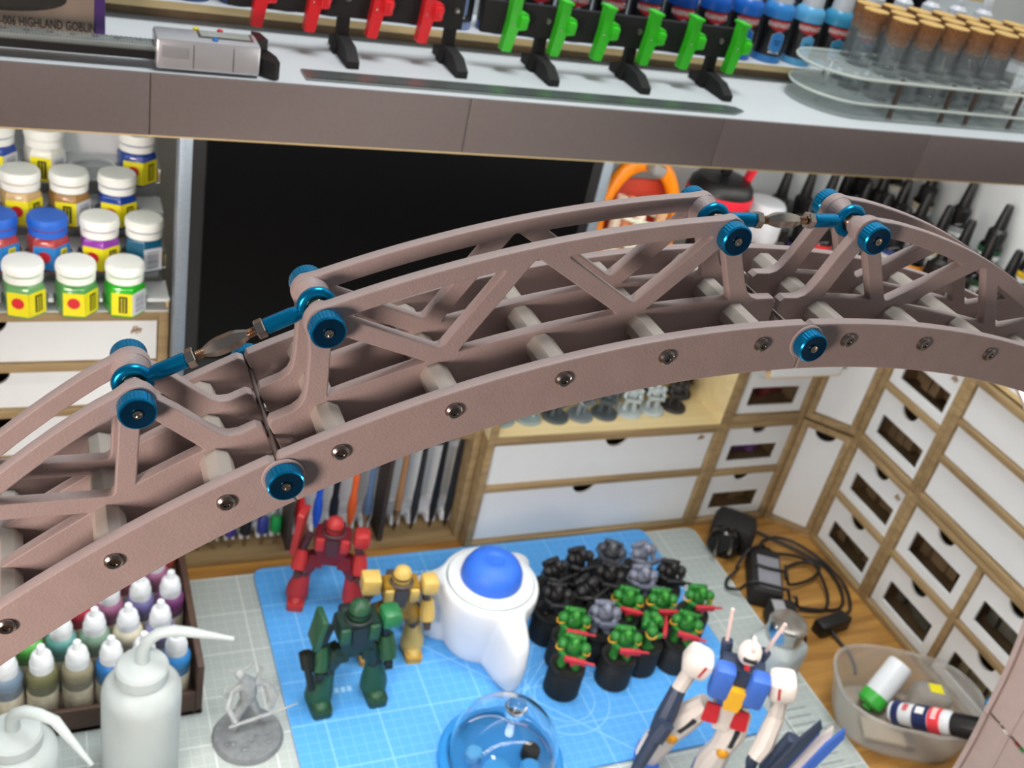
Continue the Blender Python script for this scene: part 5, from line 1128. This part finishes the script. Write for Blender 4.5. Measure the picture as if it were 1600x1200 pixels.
# orange rimmed organiser
og = thing('organiser_bin', 'orange rimmed bin with clear bands beside the monitor', 'bin', (.5380, .8300, .3100), 0)
M_ORG = mat('orange_plastic', (246, 140, 12), .35, var=.03)
Mo = T(0, 0, .082) @ RX(PI / 2 - .12)
B('orange_rim', MB().torus((0, 0, 0), .046, .0068, 48, 14, Mo, sx=.92, sy=1.40), M_ORG, og); B('bin_base', MB().box((0, .012, .008), (.088, .060, .016), None, .004), M_ORG, og)
B('back_panel', MB().box((.004, .016, .075), (.066, .004, .10), None, .001), mat('red_panel', (188, 62, 40), .5, var=.25, scale=25), og); B('grey_tab', MB().box((0, 0, 0), (.016, .014, .011), T(.004, -.004, .144) @ RY(.35), .002), mat('tab_grey', (136, 134, 130), .5), og)
for i, (x, c_) in enumerate(((-.030, (222, 206, 186)), (-.020, (210, 130, 90)), (-.008, (228, 216, 200)), (.014, (200, 160, 120)))): B('tube_pack', MB().tube([(x, -.004 - .003 * i, .016), (x + .002, -.006 - .003 * i, .06), (x + .006, -.004 - .003 * i, .115)], .0055, 10), mat('tubepack_%d' % i, c_, .3), og)
for z in (.060, .068, .094): B('clear_band', MB().torus((0, 0, z), .034, .0022, 36, 8, T(-.014, 0, 0) @ RY(.15), sx=.9, sy=.55), mat('pale_band', (210, 212, 190), .3), og)
pk = tag(B('sponge_block', MB().box((0, 0, .02), (.031, .028, .04), None, .003), mat('pink_sponge', (226, 160, 170), .7, var=.1), None, (.6045, .8260, .3098)), 'pink sponge block beside the orange bin', 'sponge')
rb = thing('cup_stand', 'black bowl shaped holder with a bright red band', 'holder', (.6400, .8500, .3195))
B('bowl', MB().lathe([(.0190, 0), (.0210, .004), (.0170, .018), (.0185, .045), (.0270, .068), (.0335, .088), (.0345, .096)], 36), M_BLACKM, rb); B('red_band', MB().lathe([(.0345, .096), (.0353, .097), (.0351, .106), (.0340, .107)], 36), mat('red_band', (226, 40, 60), .4), rb); B('top_cap', MB().lathe([(.0338, .107), (.0325, .114), (.0270, .120), (.010, .122)], 36), M_BLACK, rb)
B('post', MB().lathe([(.004, .122), (.006, .126), (.006, .136), (.003, .140)], 16), M_BLACK, rb)
B('red_lever', MB().box((0, 0, 0), (.006, .010, .028), T(.028, -.004, .128) @ RY(.3), .002), mat('red_band', (226, 40, 60), .4), rb)
wc = thing('glue_jar', 'olive jar with big ribbed white cap behind the turnbuckle', 'jar', (.7080, .8560, .3195))
B('jar_body', MB().lathe([(.0225, 0), (.0235, .002), (.0235, .046), (.020, .052)], 30), mat('olive_glass', (150, 140, 74), .25, var=.1), wc)
mb = MB().lathe([(.0225, .052), (.0230, .054), (.0220, .090), (.0195, .0935), (.010, .0945)], 32)
for i in range(32): mb.box((.0226, 0, .070), (.0012, .0016, .030), RZ(2 * PI * i / 32))
B('ribbed_cap', mb, M_WHITEP, wc)
rp = thing('marker_pot', 'small red cap pot beside the black bowl', 'pot', (.6620, .8180, .3195)); B('pot_body', MB().lathe([(.013, 0), (.014, .002), (.014, .040)], 24), mat('pot_tan', (190, 170, 120), .4), rp); B('red_cap', MB().lathe([(.0142, .040), (.0150, .042), (.0140, .058), (.010, .061)], 24), mat('red_band', (226, 40, 60), .4), rp)
ct2 = thing('tape_roll', 'pale pink tape roll lying behind the arch top', 'tape', (.7500, .8240, .3195)); B('roll', MB().torus((0, 0, .008), .016, .008, 32, 10), mat('pink_tape', (230, 160, 144), .5), ct2); B('core', MB().lathe([(.009, 0), (.009, .015), (.008, .015), (.008, 0)], 24, closed=True), M_PLY, ct2)
for i, (x, y, c_, nm) in enumerate(((.748, .868, 'navy', 'navy'), (.781, .870, 'violet', 'violet'), (.815, .872, 'scarlet', 'scarlet'), (.765, .905, 'azure', 'azure'), (.800, .907, 'grey', 'grey'), (.835, .910, 'pink', 'pink'))):
    t = thing('paint_bottle', '%s banded paint bottle with black pointed cap in the corner cluster' % nm, 'paint bottle', (x, y, .3195 + (.018 if i > 2 else 0)), -.4, 'black capped paints in the corner')
    for n2, me in (('bottle_base', lowM), ('label', labM), ('colour_band', BB[c_]), ('bottle_shoulder', glM), ('black_cap', cpM)): obj(n2, me, t)
cs = thing('corner_step', 'low white step board carrying the corner paints', 'step', (.8000, .908, .3195)); box_part('step_board', M_WHITE, (0, 0, .009), (.11, .034, .018), cs); box_part('back_board', M_WHITE, (-.091, .022, .085), (.308, .003, .170), cs)
